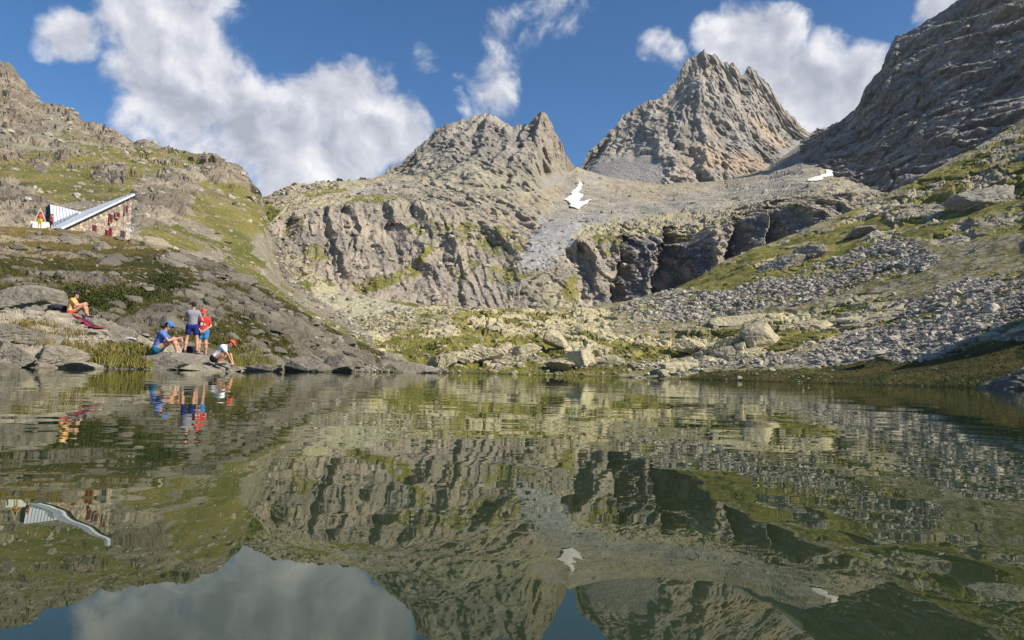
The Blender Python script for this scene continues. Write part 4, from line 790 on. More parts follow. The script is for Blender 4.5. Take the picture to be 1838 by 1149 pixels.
# ================================================================== GRASS
def blades(name, parent, p, length, width, lean, col, mat, r, label):
    n = len(p); a = r.uniform(0, 6.283, n); l = length * r.uniform(.5, 1.2, n); w = width * r.uniform(.7, 1.3, n)
    dx, dy = np.cos(a), np.sin(a); b = r.uniform(0, 6.283, n); ln = lean * r.uniform(.2, 1, n) * l
    v0 = p + np.stack([dx * w, dy * w, 0 * a], -1); v1 = p - np.stack([dx * w, dy * w, 0 * a], -1)
    m = p + np.stack([np.cos(b) * ln * .35, np.sin(b) * ln * .35, l * .6], -1); t = p + np.stack([np.cos(b) * ln, np.sin(b) * ln, l * (1 - .25 * lean)], -1)
    m0 = m + np.stack([dx * w, dy * w, 0 * a], -1) * .7; m1 = m - np.stack([dx * w, dy * w, 0 * a], -1) * .7
    V = np.stack([v0, v1, m0, m1, t], 1).reshape(-1, 3); F = np.array([[0, 1, 3], [0, 3, 2], [2, 3, 4]])[None] + (np.arange(n) * 5)[:, None, None]
    return link(name, raw_mesh(name, V, F, 3, mat, np.repeat(col, 5, 0)), parent, kind='stuff', label=label, category='grass') if parent is None else link(name, raw_mesh(name, V, F, 3, mat, np.repeat(col, 5, 0)), parent, kind='stuff', label=label)
M_grass = land_material('grass_blades', .1, .0, .85, .25)
def tuft_area(polys, n, length, width, cols, label, r, S=SA):
    m = 0
    for poly in polys: m = np.maximum(m, polymask(S.x, S.y, poly, 4))
    p, nn, i, j = pick(S, m * (S.D[..., 2] > .0), max(8, n // 45), r); k = r.integers(0, len(p), n); q = p[k] + r.normal(size=(n, 3)) * [.16, .16, 0]
    c = lerp(np.array(cols[0])[None], np.array(cols[1])[None], np.clip(r.random(len(p))[k] * .6 + r.random(n) * .4, 0, 1)[:, None])
    blades('grass', None, q, length, width, .8, c, M_grass, r, label)
YG = ((.07, .085, .016), (.27, .225, .065)); DG = ((.045, .06, .014), (.13, .12, .03))
tuft_area([[(120, 630), (270, 612), (275, 662), (190, 668), (130, 655)]], 5200, .27, .009, YG, 'tall yellow green grass between the big outcrop and the ledge', r5)
tuft_area([[(396, 622), (470, 628), (480, 662), (404, 664)]], 4200, .29, .009, YG, 'tall yellow green grass right of the crouching child', r5)
tuft_area([[(30, 582), (110, 586), (150, 622), (60, 622)]], 2600, .24, .008, ((.10, .085, .02), (.26, .19, .06)), 'brownish grass in the hollow of the big outcrop', r5)
def turf(S, w, n, length, width, cols, label, r):
    p, nn, i, j = pick(S, w, n, r); c = lerp(np.array(cols[0])[None], np.array(cols[1])[None], np.clip(.5 + .9 * fbm(p / 1.8, 3) + r.normal(size=n) * .12, 0, 1)[:, None]); sc = np.clip(S.Y[i, j] / 30, .6, 3)[:, None]
    o = blades('turf', S.obj, p, length, width, 1.2, c, M_grass, r, label)
turf(SA, SA.turf * (SA.Y > 20) * (SA.y > 415), 26000, .16, .022, ((.035, .045, .010), (.115, .095, .028)), 'short turf and heather of the hillside', r5)
turf(SA, polymask(SA.x, SA.y, [(60, 545), (110, 515), (250, 512), (300, 478), (335, 505), (230, 548), (150, 556)], 8) * SA.turf, 5500, .17, .035, ((.026, .038, .010), (.065, .072, .02)), 'low dark juniper scrub of the hillside', r5)
turf(SD, (SD.grass > .5) * (SD.y > 560), 14000, .14, .05, ((.05, .06, .012), (.15, .135, .032)), 'short turf on the far bank', r5)


# ================================================================== THE HUT
def bxm(name, corners, mat, parent=None, quads=None):
    """mesh from 8 corners (bottom 4, top 4)"""
    q = quads or [(0, 3, 2, 1), (4, 5, 6, 7), (0, 1, 5, 4), (1, 2, 6, 5), (2, 3, 7, 6), (3, 0, 4, 7)]
    return link(name, raw_mesh(name, np.array(corners, float), np.array(q), 4, mat), parent)
def slab_between(name, a, b, c, d, t, mat, parent, off=0.0):
    """a plate of thickness t over the quad a b c d"""
    a, b, c, d = (np.array(v, float) for v in (a, b, c, d)); n = np.cross(b - a, d - a); n /= np.linalg.norm(n)
    return bxm(name, [a + n * off, b + n * off, c + n * off, d + n * off, a + n * (off + t), b + n * (off + t), c + n * (off + t), d + n * (off + t)], mat, parent)
def bar(name, a, b, r, mat, parent, k=8):
    a, b = np.array(a, float), np.array(b, float); d = b - a; d /= np.linalg.norm(d); u = np.cross(d, (0, 0, 1) if abs(d[2]) < .9 else (1, 0, 0)); u /= np.linalg.norm(u); v = np.cross(d, u)
    an = np.arange(k) * 2 * math.pi / k; ring = (np.cos(an)[:, None] * u + np.sin(an)[:, None] * v) * r
    V = np.concatenate([a + ring, b + ring]); q = [(i, (i + 1) % k, k + (i + 1) % k, k + i) for i in range(k)] + [tuple([0, 3, 2, 1])[:4]]
    return link(name, raw_mesh(name, V, np.array(q[:k]), 4, mat), parent)
def stone_wall_material():
    m = bpy.data.materials.new('rubble_stone_wall'); m.use_nodes = True; nt = m.node_tree; N = nt.nodes.new; L = nt.links.new; b = nt.nodes['Principled BSDF']; b.inputs['Roughness'].default_value = .95
    tc = N('ShaderNodeTexCoord'); v = N('ShaderNodeTexVoronoi'); v.inputs['Scale'].default_value = 3.2; v.feature = 'F1'; L(tc.outputs['Object'], v.inputs['Vector'])
    e = N('ShaderNodeTexVoronoi'); e.inputs['Scale'].default_value = 3.2; e.feature = 'DISTANCE_TO_EDGE'; L(tc.outputs['Object'], e.inputs['Vector'])
    cr = N('ShaderNodeValToRGB'); L(v.outputs['Color'], cr.inputs[0]); cr.color_ramp.elements[0].position = .2; cr.color_ramp.elements[0].color = (.26, .205, .155, 1); cr.color_ramp.elements[1].position = .8; cr.color_ramp.elements[1].color = (.56, .455, .34, 1)
    mo = N('ShaderNodeMix'); mo.data_type = 'RGBA'; mr = N('ShaderNodeMapRange'); L(e.outputs['Distance'], mr.inputs['Value']); mr.inputs['From Max'].default_value = .05; L(mr.outputs[0], mo.inputs['Factor']); mo.inputs['A'].default_value = (.36, .33, .28, 1); L(cr.outputs[0], mo.inputs['B']); L(mo.outputs['Result'], b.inputs['Base Color'])
    bp = N('ShaderNodeBump'); bp.inputs['Distance'].default_value = .06; L(mr.outputs[0], bp.inputs['Height']); L(bp.outputs[0], b.inputs['Normal']); return m
M_wall = stone_wall_material()
M_zinc = plain('folded_zinc_roof', (.60, .63, .69), .5, .06, 1.5, .1, 0, .5)
M_zinc2 = plain('zinc_seam', (.42, .46, .52), .5, .06, 1.5, .1, .35, .5)
M_solar = plain('solar_panel', (.20, .23, .28), .25, .05, 4, .05, 0, .6)
M_red = plain('red_shutter_paint', (.22, .035, .03), .6, .15, 6, .1)
M_glass = plain('dark_window_glass', (.02, .024, .03), .12, .05, 4, 0, 0, .7)
M_white = plain('white_enamel', (.78, .78, .74), .5, .05, 5, .05)
M_wood = plain('pale_timber', (.52, .43, .31), .8, .2, 12, .3)
M_darkwood = plain('dark_cladding', (.045, .042, .042), .7, .15, 6, .2)

def build_hut():
    YF, YR, YB = 68.6, 75.5, 80.0
    root = link('mountain_hut', None, label='stone mountain hut with a folded grey metal roof on the crest', category='hut'); base = Vector(at(185, 425, 73)); root.location = base
    def W(x, y, Y): return np.array(at(x, y, Y)) - np.array(base)
    A_, B_r, T_ = W(112, 414, YF), W(234, 433, YR), W(237, 352, YR)       # foot of the slope, right foot, right eave
    gz = min(A_[2], B_r[2]) - 3.0
    Br2, T2 = B_r + [-3.2, 4.6, 0], T_ + [-3.2, 4.6, .25]
    A2 = W(92, 410, YB)
    foot = lambda p: np.array([p[0], p[1], gz])
    # front wall: triangle under the sloping eave
    th = np.array([-.42, .17, 0]); fw = [foot(A_), foot(B_r), foot(B_r) + th, foot(A_) + th, A_, T_, T_ + th, A_ + th]
    wall = bxm('front_wall', fw, M_wall, root)
    bxm('side_wall', [foot(B_r) + [-.60, -.1, 0], foot(B_r) + [-.03, .05, 0], foot(Br2), foot(Br2) + [-.45, 0, 0], T_ + [-.60, -.1, -.2], T_ + [-.03, .05, -.2], T2, T2 + [-.45, 0, 0]], M_wall, root)
    bxm('rear_wall', [foot(A2), foot(Br2) + [-.45, -.4, 0], foot(Br2) + [-.45, 0, 0], foot(A2) + [0, .4, 0], A2, T2 + [-.45, -.4, 0], T2 + [-.45, 0, 0], A2 + [0, .4, 0]], M_wall, root)
    # right roof plane, with standing seams
    e0, e1 = A_ + [.25, -.45, .05], T_ + [.35, -.05, .12]; f0, f1 = W(93, 411, YF + 3.5), W(238, 349, YB)
    mid = W(150, 382, YB - 3.0)
    roof = slab_between('roof', e0, e1, f1, mid, .16, M_zinc, root)
    slab_between('roof_apron', e0, mid, f0, e0 + (f0 - e0) * .5, .10, M_zinc, root, .02)
    for k in range(1, 15):
        t = k / 15; bar('roof_seam', e0 + (e1 - e0) * t + [0, 0, .2], mid + (f1 - mid) * t + [0, 0, .2], .025, M_zinc2, roof, 5)
    bar('gutter', e0 + [0, -.05, 0], e1 + [0, -.05, 0], .09, M_zinc2, root, 6)
    # left wing: steep folded plane with seams and a row of panels
    g0, g1, g2 = W(93, 412, YF + 3.2), W(152, 382, YB - 3.2), W(90, 367, YF + 6.5)
    V = np.array([g0, g1, g2, g0 + [0, .25, 0], g1 + [0, .25, 0], g2 + [0, .25, 0]]); q = np.array([(0, 1, 2), (5, 4, 3), (0, 3, 4), (0, 4, 1), (1, 4, 5), (1, 5, 2), (2, 5, 3), (2, 3, 0)])
    wing = link('roof_wing', raw_mesh('roof_wing', V, q, 3, M_zinc), root)
    for k in range(1, 11):
        t = k / 11; lo = g0 + (g1 - g0) * t; hi = g2 + (g1 - g2) * t; bar('roof_seam', lo + [0, -.05, .02], hi + [0, -.05, 0], .03, M_zinc2, wing, 5)
    up = (g2 - g0); nn = np.cross(g1 - g0, g2 - g0); nn /= np.linalg.norm(nn); nn = nn if nn[1] < 0 else -nn
    for k in range(8):
        t0, t1 = .04 + k * .112, .04 + k * .112 + .088; hgt = .30
        a = g0 + (g1 - g0) * t0; b = g0 + (g1 - g0) * t1; ua = (g2 + (g1 - g2) * t0 - a) * .06; hh = up / np.linalg.norm(up) * .85 * (1 - .35 * t0)
        if t1 > .9: break
        P4 = [a + ua + nn * .06, b + ua + nn * .06, b + ua + hh + nn * .06, a + ua + hh + nn * .06]
        slab_between('solar_panel', *P4, .05, M_solar, root, .0)
    h0, h1 = W(82, 408, YF + 5), W(82, 372, YF + 7)
    bxm('end_wall', [h0 - [0, 0, 1], g0 + [-.02, .3, -1], g0 + [0, 3.5, -1], h0 + [0, 3, -1], h1, g2 + [-.03, .1, -.05], g2 + [0, 3, 0], h1 + [0, 3, 0]], M_darkwood, root)
    # windows and shutters on the front wall: photo pixel centre, width, height
    nw = np.array([.92, -.38, 0])
    def on_wall(x, y, o=0.0):
        d = ray_np(np.array(float(x)), np.array(float(y))); a0 = A_ + np.array(base) - [0, 0, CAM_H]; u_ = (B_r - A_)[:2]; nn_ = np.array([u_[1], -u_[0]]); nn_ /= np.linalg.norm(nn_)
        t = (a0[:2] @ nn_) / (d[:2] @ nn_); p = d * t + [0, 0, CAM_H] - np.array(base); p[:2] += nn_ * (o + .02); return p
    u2 = (B_r - A_)[:2]; u2 = np.array([*(u2 / np.linalg.norm(u2)), 0]); n2 = np.array([u2[1], -u2[0], 0])
    def wbox(name, c, w, h, d0, d1, mat, par): return bxm(name, [c + u2 * sx_ * w / 2 + n2 * dd + np.array([0, 0, sz_ * h / 2]) for sz_ in (-1, 1) for (sx_, dd) in ((-1, d1), (1, d1), (1, d0), (-1, d0))], mat, par)
    k = YF / F
    for (x, y, w, h, lab, sh) in [(168, 412, 4.6, 17, 'tall', 1), (190, 420, 3.6, 16, 'door', 1), (197, 392, 4.6, 17, 'tall', 1), (196.5, 418, 3.2, 20, 'low', 1), (210, 386, 5, 10, 'small', 2), (225, 376, 4, 16, 'upper', 1)]:
        c = on_wall(x, y); ww, hh = w * k * .95, h * k
        fr = wbox('window', c, ww, hh, -.1, .05, M_red, root)
        wbox('pane', c + [0, 0, hh * .12], ww * .55, hh * .62, 0, .075, M_glass, fr)
        for s in ((1,) if sh == 1 else (-1, 1)): wbox('shutter', c + u2 * s * (ww * .5 + .10), .15, hh * .95, .02, .07, M_red, root)
        wbox('window_sill', c - [0, 0, hh / 2 + .06], ww * 1.3, .1, -.05, .16, M_wall, root)
    for x, y0, y1 in ((177, 385, 412), (206, 372, 392), (222.5, 362, 430), (231, 358, 395)):
        bar('downpipe', on_wall(x, y1, .15), on_wall(x, y0, .15), .03, M_zinc2, root, 6)
    wbox('door', on_wall(220.5, 426), .55, 1.4, -.05, .05, M_darkwood, root)
    # satellite dish on its mast
    d = link('satellite_dish', None, label='round white satellite dish on a short mast at the hut corner', category='dish'); c = Vector(at(236.5, 412.5, 70.5)); d.location = c
    u, f = [], []; n = 20; R = .27
    for r_ in (0, .35, .7, 1.0):
        for a in range(n): t = a * 2 * math.pi / n; u.append((math.cos(t) * R * r_, -.02 - .10 * r_ * r_ + 0, math.sin(t) * R * r_))
    for ri in range(3):
        for a in range(n): f.append((ri * n + a, ri * n + (a + 1) % n, (ri + 1) * n + (a + 1) % n, (ri + 1) * n + a))
    me = raw_mesh('reflector', np.array(u), np.array(f), 4, M_white, None, True); o = link('reflector', me, d); so = o.modifiers.new('thick', 'SOLIDIFY'); so.thickness = .03
    bar('mast', (0, .06, -1.6), (0, .06, .1), .035, M_zinc2, d); bar('feed_arm', (0, -.05, -R), (0, -.30, -.02), .015, M_zinc2, d); bar('feed_horn', (0, -.30, -.02), (0, -.22, 0), .03, M_white, d)
    # low white wall of the terrace and the pole frame on it
    t0, t1 = at(54, 409, 65.6), at(90, 411, 67.6)
    w = link('terrace_parapet', None, label='low whitish board parapet at the end of the hut terrace', category='parapet'); w.location = t0
    L_ = np.array(t1) - np.array(t0); npan = 5
    for q in range(npan):
        a = L_ * (q / npan) + [.012, 0, -.5]; b = L_ * ((q + 1) / npan) - [.012, 0, .5]; up_ = np.array([0, 0, 1.12])
        bxm('board', [a, b, b + [0, .08, 0], a + [0, .08, 0], a + up_, b + up_, b + up_ + [0, .08, 0], a + up_ + [0, .08, 0]], M_white, w)
    bxm('top_rail', [(0, -.03, .6), L_ + [0, -.03, .6], L_ + [0, .12, .6], (0, .12, .6), (0, -.03, .66), L_ + [0, -.03, .66], L_ + [0, .12, .66], (0, .12, .66)], M_wood, w)
    tr = link('pole_frame', None, label='frame of leaning wooden poles behind the terrace parapet', category='frame'); apx = np.array(at(72.5, 374, 68)); tr.location = apx
    for x in (57, 72, 86): bar('pole', (0, 0, 0), np.array(at(x, 408, 67.3)) - apx, .045, M_wood, tr)
    bar('cross_pole', (np.array(at(62.5, 396, 67.6)) - apx), np.array(at(81, 395, 67.6)) - apx, .03, M_wood, tr)
build_hut()

# ================================================================== PEOPLE
def surface(vol, org, h):
    """quads on the zero level of a sampled distance field (naive surface nets)"""
    s = vol < 0; nx, ny, nz = vol.shape; acc = np.zeros((nx - 1, ny - 1, nz - 1, 3)); cnt = np.zeros((nx - 1, ny - 1, nz - 1))
    for ax in range(3):
        sl0 = [slice(None)] * 3; sl1 = [slice(None)] * 3; sl0[ax] = slice(0, -1); sl1[ax] = slice(1, None)
        a, b = vol[tuple(sl0)], vol[tuple(sl1)]; cr = (a < 0) != (b < 0); t = np.where(cr, a / np.where(cr, a - b, 1), 0)
        o1, o2 = [k for k in range(3) if k != ax]
        for i in (0, 1):
            for j in (0, 1):
                sl = [slice(None)] * 3; n = acc.shape; sl[o1] = slice(i, i + n[o1]); sl[o2] = slice(j, j + n[o2]); c = cr[tuple(sl)]; tt = t[tuple(sl)]
                acc[..., ax] += np.where(c, tt, 0); acc[..., o1] += c * i; acc[..., o2] += c * j; cnt += c
    on = cnt > 0; idx = np.full(on.shape, -1, np.int64); idx[on] = np.arange(on.sum()); g = np.argwhere(on); V = (g + acc[on] / cnt[on][:, None]) * h + org; Q = []
    for ax in range(3):
        o1, o2 = [(1, 2), (2, 0), (0, 1)][ax]; sl0 = [slice(None)] * 3; sl1 = [slice(None)] * 3; sl0[ax] = slice(0, -1); sl1[ax] = slice(1, None)
        a, b = s[tuple(sl0)], s[tuple(sl1)]; e = np.argwhere(a != b); e = e[(e[:, o1] > 0) & (e[:, o2] > 0) & (e[:, o1] < vol.shape[o1] - 1) & (e[:, o2] < vol.shape[o2] - 1)]
        if not len(e): continue
        flip = s[tuple(e.T)]; d1 = np.zeros(3, int); d2 = np.zeros(3, int); d1[o1] = 1; d2[o2] = 1
        q = np.stack([idx[tuple((e - d1 - d2).T)], idx[tuple((e - d2).T)], idx[tuple(e.T)], idx[tuple((e - d1).T)]], 1); q = np.where(flip[:, None], q, q[:, ::-1]); Q.append(q)
    return V, np.concatenate(Q)
class Field:
    def __init__(s, lo, hi, h):
        s.h = h; s.org = np.array(lo, float); s.n = np.ceil((np.array(hi) - lo) / h).astype(int) + 1; s.v = np.full(s.n, 9.0, np.float32)
    def box(s, lo, hi):
        a = np.clip(np.floor((np.array(lo) - s.org) / s.h).astype(int), 0, s.n - 1); b = np.clip(np.ceil((np.array(hi) - s.org) / s.h).astype(int) + 1, 1, s.n)
        sl = tuple(slice(x, y) for x, y in zip(a, b)); ax = [s.org[k] + np.arange(a[k], b[k]) * s.h for k in range(3)]
        return sl, np.stack(np.meshgrid(*ax, indexing='ij'), -1)
    def put(s, sl, d, k):
        a = s.v[sl]; hh = np.clip(.5 + .5 * (a - d) / k, 0, 1); s.v[sl] = a + (d - a) * hh - k * hh * (1 - hh)
    def cone(s, a, b, ra, rb, k=.03):
        a, b = np.array(a, float), np.array(b, float); m = max(ra, rb) + k + .03; sl, P = s.box(np.minimum(a, b) - m, np.maximum(a, b) + m)
        d = b - a; t = np.clip(((P - a) @ d) / (d @ d + 1e-9), 0, 1); s.put(sl, np.linalg.norm(P - a - t[..., None] * d, axis=-1) - (ra + (rb - ra) * t), k)
    def ell(s, c, r, k=.02, R=None):
        c = np.array(c, float); r = np.array(r, float); m = r.max() + k + .03; sl, P = s.box(c - m, c + m); q = P - c
        if R is not None: q = q @ R
        l = np.linalg.norm(q / r, axis=-1); s.put(sl, (l - 1) * r.min() * .9 if r.max() / r.min() < 1.6 else (l - 1) * l / np.maximum(np.linalg.norm(q / r ** 2, axis=-1), 1e-6), k)
    def clip(s, p, n):
        """keep only the side of the plane that n points to"""
        ax = [s.org[k] + np.arange(s.n[k]) * s.h for k in range(3)]; P = np.stack(np.meshgrid(*ax, indexing='ij'), -1); n = np.array(n, float) / np.linalg.norm(n); s.v = np.maximum(s.v, (-(P - np.array(p)) @ n).astype(np.float32))
    def mesh(s, name, mat): V, Q = surface(s.v, s.org, s.h); return raw_mesh(name, V, Q, 4, mat, None, True)

M_skin = plain('bare_skin', (.50, .27, .175), .6, .06, 10, .05)  # one even skin tone
def cloth(name, c): return plain(name, c, .9, .10, 14, .35, 0, .1)
CL = {k: cloth('cloth_' + k, v) for k, v in dict(blue=(.11, .18, .46), teal=(.02, .14, .24), grey=(.27, .26, .30), navy=(.02, .032, .16), red=(.55, .055, .05), azure=(.05, .20, .44), white=(.74, .76, .82), black=(.02, .02, .025), yellow=(.72, .44, .16), coral=(.62, .09, .07), dark=(.035, .035, .05), bandana=(.07, .19, .50), hair=(.045, .03, .02), bhair=(.012, .011, .012), neon=(.55, .58, .05), shoe=(.42, .42, .46), shoe2=(.06, .06, .10), purple=(.075, .035, .07), mat=(.30, .028, .05), sole=(.7, .7, .7)).items()}

def person(label, loc, rotz, J, s, shirt, shorts, shoes, hat=None, hair='hair', res=.0125, sleeve=.55, leg=.5, group=None, hatkind='cap', print_=None):
    """J: joints in metres; x = the person's right, y = forward, z = up. s = build relative to a 1.75 m adult"""
    J = {k: np.array(v, float) for k, v in J.items()}; root = link('person', None, label=label, category='person'); root.location = loc; root.rotation_euler = (0, 0, rotz)
    if group: root['group'] = group
    pts = np.array(list(v for k, v in J.items() if k not in ('face', 'up'))); lo, hi = pts.min(0) - .26 * s - .06, pts.max(0) + .26 * s + .06
    face = J['face'] / np.linalg.norm(J['face']); up = J.get('up', np.array([0, 0, 1.])); up = up - face * (up @ face); up /= np.linalg.norm(up); rt = np.cross(face, up); RH = np.stack([rt, face, up], 1)
    pel, che, nec, hd = J['pelvis'], J['chest'], J['neck'], J['head']; hl, hr, sl_, sr = J['hipL'], J['hipR'], J['shL'], J['shR']
    def torso(f, g):
        f.cone(hl, hr, (.098 * s + g), (.098 * s + g), .05); f.cone(pel, che, .105 * s + g, .118 * s + g, .05); f.cone(lerp(sl_, che, .35), lerp(sr, che, .35), .098 * s + g, .098 * s + g, .05)
        f.cone(lerp(pel, che, .25) + (hl - pel) * .55, che + (sl_ - che) * .45, .085 * s + g, .09 * s + g, .05); f.cone(lerp(pel, che, .25) + (hr - pel) * .55, che + (sr - che) * .45, .085 * s + g, .09 * s + g, .05)
    # body: one continuous skin from head to feet
    f = Field(lo, hi, res); torso(f, -.012)
    f.cone(che + (nec - che) * .6, lerp(nec, hd, .5), .055 * s, .05 * s, .03)
    hs = max(s, .82)
    f.ell(hd + up * .012 * hs, (.074 * hs, .092 * hs, .105 * hs), .02, RH); f.cone(hd + face * .03 * hs - up * .06 * hs, hd + face * .055 * hs - up * .085 * hs, .052 * hs, .036 * hs, .03)
    f.cone(hd + face * .088 * hs + up * .015 * hs, hd + face * .112 * hs - up * .022 * hs, .010 * hs, .015 * hs, .012)
    for q in (-1, 1): f.ell(hd + rt * q * .077 * hs - up * .005, (.012 * hs, .024 * hs, .034 * hs), .012, RH)
    for q in 'LR':
        sh, el, wr, hip, kn, an, toe = (J[n + q] for n in ('sh', 'el', 'wr', 'hip', 'kn', 'an', 'toe'))
        f.cone(sh, el, .047 * s, .037 * s, .03); f.cone(el, wr, .038 * s, .026 * s, .02)
        hdir = J.get('hand' + q, wr - el); hdir = hdir / np.linalg.norm(hdir); pal = wr + hdir * .05 * s; f.cone(wr + hdir * .012, pal + hdir * .025 * s, .027 * s, .034 * s, .02)
        sd = np.cross(hdir, [0.3, .2, 1.0]); sd /= np.linalg.norm(sd); bend = np.cross(sd, hdir); bend *= -1 if bend[2] > 0 else 1
        for i_, (o_, l_) in enumerate(((-.030, .062), (-.010, .076), (.010, .072), (.029, .056))):
            r0 = pal + hdir * .03 * s + sd * o_ * s; r1 = r0 + (hdir * .8 + bend * .35) * l_ * .55 * s; r2 = r1 + (hdir * .45 + bend * .8) * l_ * .5 * s
            f.cone(r0, r1, .0095, .0092, .004); f.cone(r1, r2, .0092, .008, .004)
        th = pal + sd * (-.04) * s; f.cone(pal - hdir * .02 * s - sd * .03 * s, th + (hdir * .6 + bend * .4 - sd * .4) * .05 * s, .013, .010, .006)
        f.cone(hip, kn, .086 * s, .057 * s, .04); f.cone(kn, lerp(kn, an, .35), .056 * s, .058 * s, .03); f.cone(lerp(kn, an, .3), an, .058 * s, .036 * s, .03); f.cone(an, lerp(an, toe, .9) - [0, 0, .005], .036 * s, .03 * s, .02)
    body = link('body', f.mesh('body', M_skin), root)
    # shirt
    ax = che - pel; f = Field(lo, hi, res); torso(f, .012)
    for q in 'LR': f.cone(J['sh' + q], lerp(J['sh' + q], J['el' + q], sleeve), .064 * s, .060 * s, .03)
    f.cone(che, lerp(che, nec, .75), .09 * s, .066 * s, .03); f.clip(pel - ax * .10, ax); f.clip(lerp(che, nec, 1.02), pel - nec)
    if not np.isfinite(f.v).all(): f.v = np.nan_to_num(f.v, nan=9.)
    f.v += (.006 * fbm(np.stack(np.meshgrid(*[f.org[k] + np.arange(f.n[k]) * res for k in range(3)], indexing='ij'), -1) * 11, 2)).astype(np.float32)
    so = link('shirt', f.mesh('shirt', CL[shirt]), root)
    if print_:
        c = lerp(pel, che, .72); n = np.cross(sr - sl_, ax); n /= np.linalg.norm(n); n = n if n @ J['face'] > 0 else -n; sx = (sr - sl_) / np.linalg.norm(sr - sl_)
        for (dx, dz, w, h_) in print_:
            p0 = c + sx * dx + ax / np.linalg.norm(ax) * dz + n * (.118 * s + .022); a_ = ax / np.linalg.norm(ax)
            slab_between('shirt_print', p0 - sx * w - a_ * h_, p0 + sx * w - a_ * h_, p0 + sx * w + a_ * h_, p0 - sx * w + a_ * h_, .004, CL['white'], so)
    # shorts
    f = Field(lo, hi, res); f.cone(hl, hr, .108 * s + .014, .108 * s + .014, .05); f.cone(pel, lerp(pel, che, .3), .112 * s + .012, .108 * s + .012, .04)
    for q in 'LR': f.cone(J['hip' + q], lerp(J['hip' + q], J['kn' + q], leg), .098 * s + .012, .085 * s + .014, .04)
    f.clip(lerp(pel, che, .22), -ax); link('shorts', f.mesh('shorts', CL[shorts]), root)
    for q in 'LR':
        an, toe = J['an' + q], J['toe' + q]; f = Field(np.minimum(an, toe) - .12, np.maximum(an, toe) + .12, res * .8); d = toe - an; d[2] = 0; d /= np.linalg.norm(d) + 1e-9
        heel = np.array([an[0], an[1], toe[2]]) - d * .035 * s; f.cone(heel, toe, .040 * s, .036 * s, .02); f.cone(heel, an, .040 * s, .043 * s, .02); f.cone(an, an + (J['kn' + q] - an) / np.linalg.norm(J['kn' + q] - an) * .03, .043 * s, .042 * s, .01)
        f.clip([0, 0, toe[2] - .032 * s], (0, 0, 1)); link('shoe', f.mesh('shoe', CL[shoes]), root)
    # hair, eyes, hat
    f = Field(hd - .2, hd + .2, res * .8); f.ell(hd + up * .022 * hs - face * .008, (.083 * hs, .100 * hs, .107 * hs), .01, RH); f.clip(hd + up * .012 * hs + face * .055 * hs, up * .75 - face * .75)
    link('hair', f.mesh('hair', CL[hair]), root)
    for q in (-1, 1):
        e = hd + face * .083 * hs + rt * q * .030 * hs + up * .018 * hs; f = Field(e - .03, e + .03, .004); f.ell(e, (.012, .008, .008), .001, RH); link('eye', f.mesh('eye', CL['bhair']), root)
    if hat:
        f = Field(hd - .3, hd + .3, res * .8)
        if hatkind == 'cap':
            f.ell(hd + up * .04 * hs, (.092 * hs, .108 * hs, .098 * hs), .01, RH); f.clip(hd + up * .045 * hs, up); f2 = Field(hd - .3, hd + .3, res * .8); f2.ell(hd + up * .05 * hs + face * .11 * hs, (.075 * hs, .085 * hs, .012), .006, RH); f.v = np.minimum(f.v, f2.v)
        else:
            f.ell(hd + up * .03 * hs, (.094 * hs, .112 * hs, .112 * hs), .01, RH); f.clip(hd + up * .02 * hs, up * .9 + face * .45); f2 = Field(hd - .3, hd + .3, res * .8); f2.ell(hd + up * .055 * hs + face * .12 * hs, (.07 * hs, .06 * hs, .012), .006, RH); f.v = np.minimum(f.v, f2.v)
        link('hat', f.mesh('hat', CL[hat]), root)
    return root

from mathutils.bvhtree import BVHTree
bpy.context.view_layer.update()
def tree_of(o):
    me = o.data; n = len(me.vertices); co = np.zeros(n * 3, np.float32); me.vertices.foreach_get('co', co); co = co.reshape(-1, 3) @ np.array(o.matrix_world.to_3x3()).T + np.array(o.matrix_world.translation)
    return BVHTree.FromPolygons(co.tolist(), [tuple(p.vertices) for p in me.polygons])
TREES = [tree_of(o) for o in LEDGE + OUT]
def hill_z(X, Yv):
    D = SA.D; d = (D[..., 0] - X) ** 2 + (D[..., 1] - Yv) ** 2; k = np.argmin(d); return float(D.reshape(-1, 3)[k, 2])
def ground_z(X, Yv):
    z = hill_z(X, Yv)
    for t in TREES:
        h = t.ray_cast(Vector((X, Yv, 30)), Vector((0, 0, -1)))
        if h[0] is not None: z = max(z, h[0].z)
    return z
def spot(x, Y, y=640):
    p = at(x, y, Y); return Vector((p[0], p[1], ground_z(p[0], p[1])))

def standing(H, w=.36, arms=None, lean=0.0, stance=.10):
    k = H / 1.75
    J = dict(pelvis=(0, 0, .93 * k), chest=(0, .0 + lean * .3, 1.28 * k), neck=(0, .02 + lean * .5, 1.47 * k), head=(0, .035 + lean * .7, 1.62 * k), face=(0, 1, -.12), up=(0, 0, 1),
             hipL=(-.085 * k, 0, .92 * k), hipR=(.085 * k, 0, .92 * k), shL=(-.155 * k, lean * .35, 1.40 * k), shR=(.155 * k, lean * .35, 1.40 * k))
    for q, sgn in (('L', -1), ('R', 1)):
        J['kn' + q] = (sgn * stance * .95, .02, .49 * k); J['an' + q] = (sgn * stance * 1.1, -.02, .085 * k); J['toe' + q] = (sgn * stance * 1.35, .14 * k + .02, .036)
    J.update(arms or {}); return J

YP = 18.9
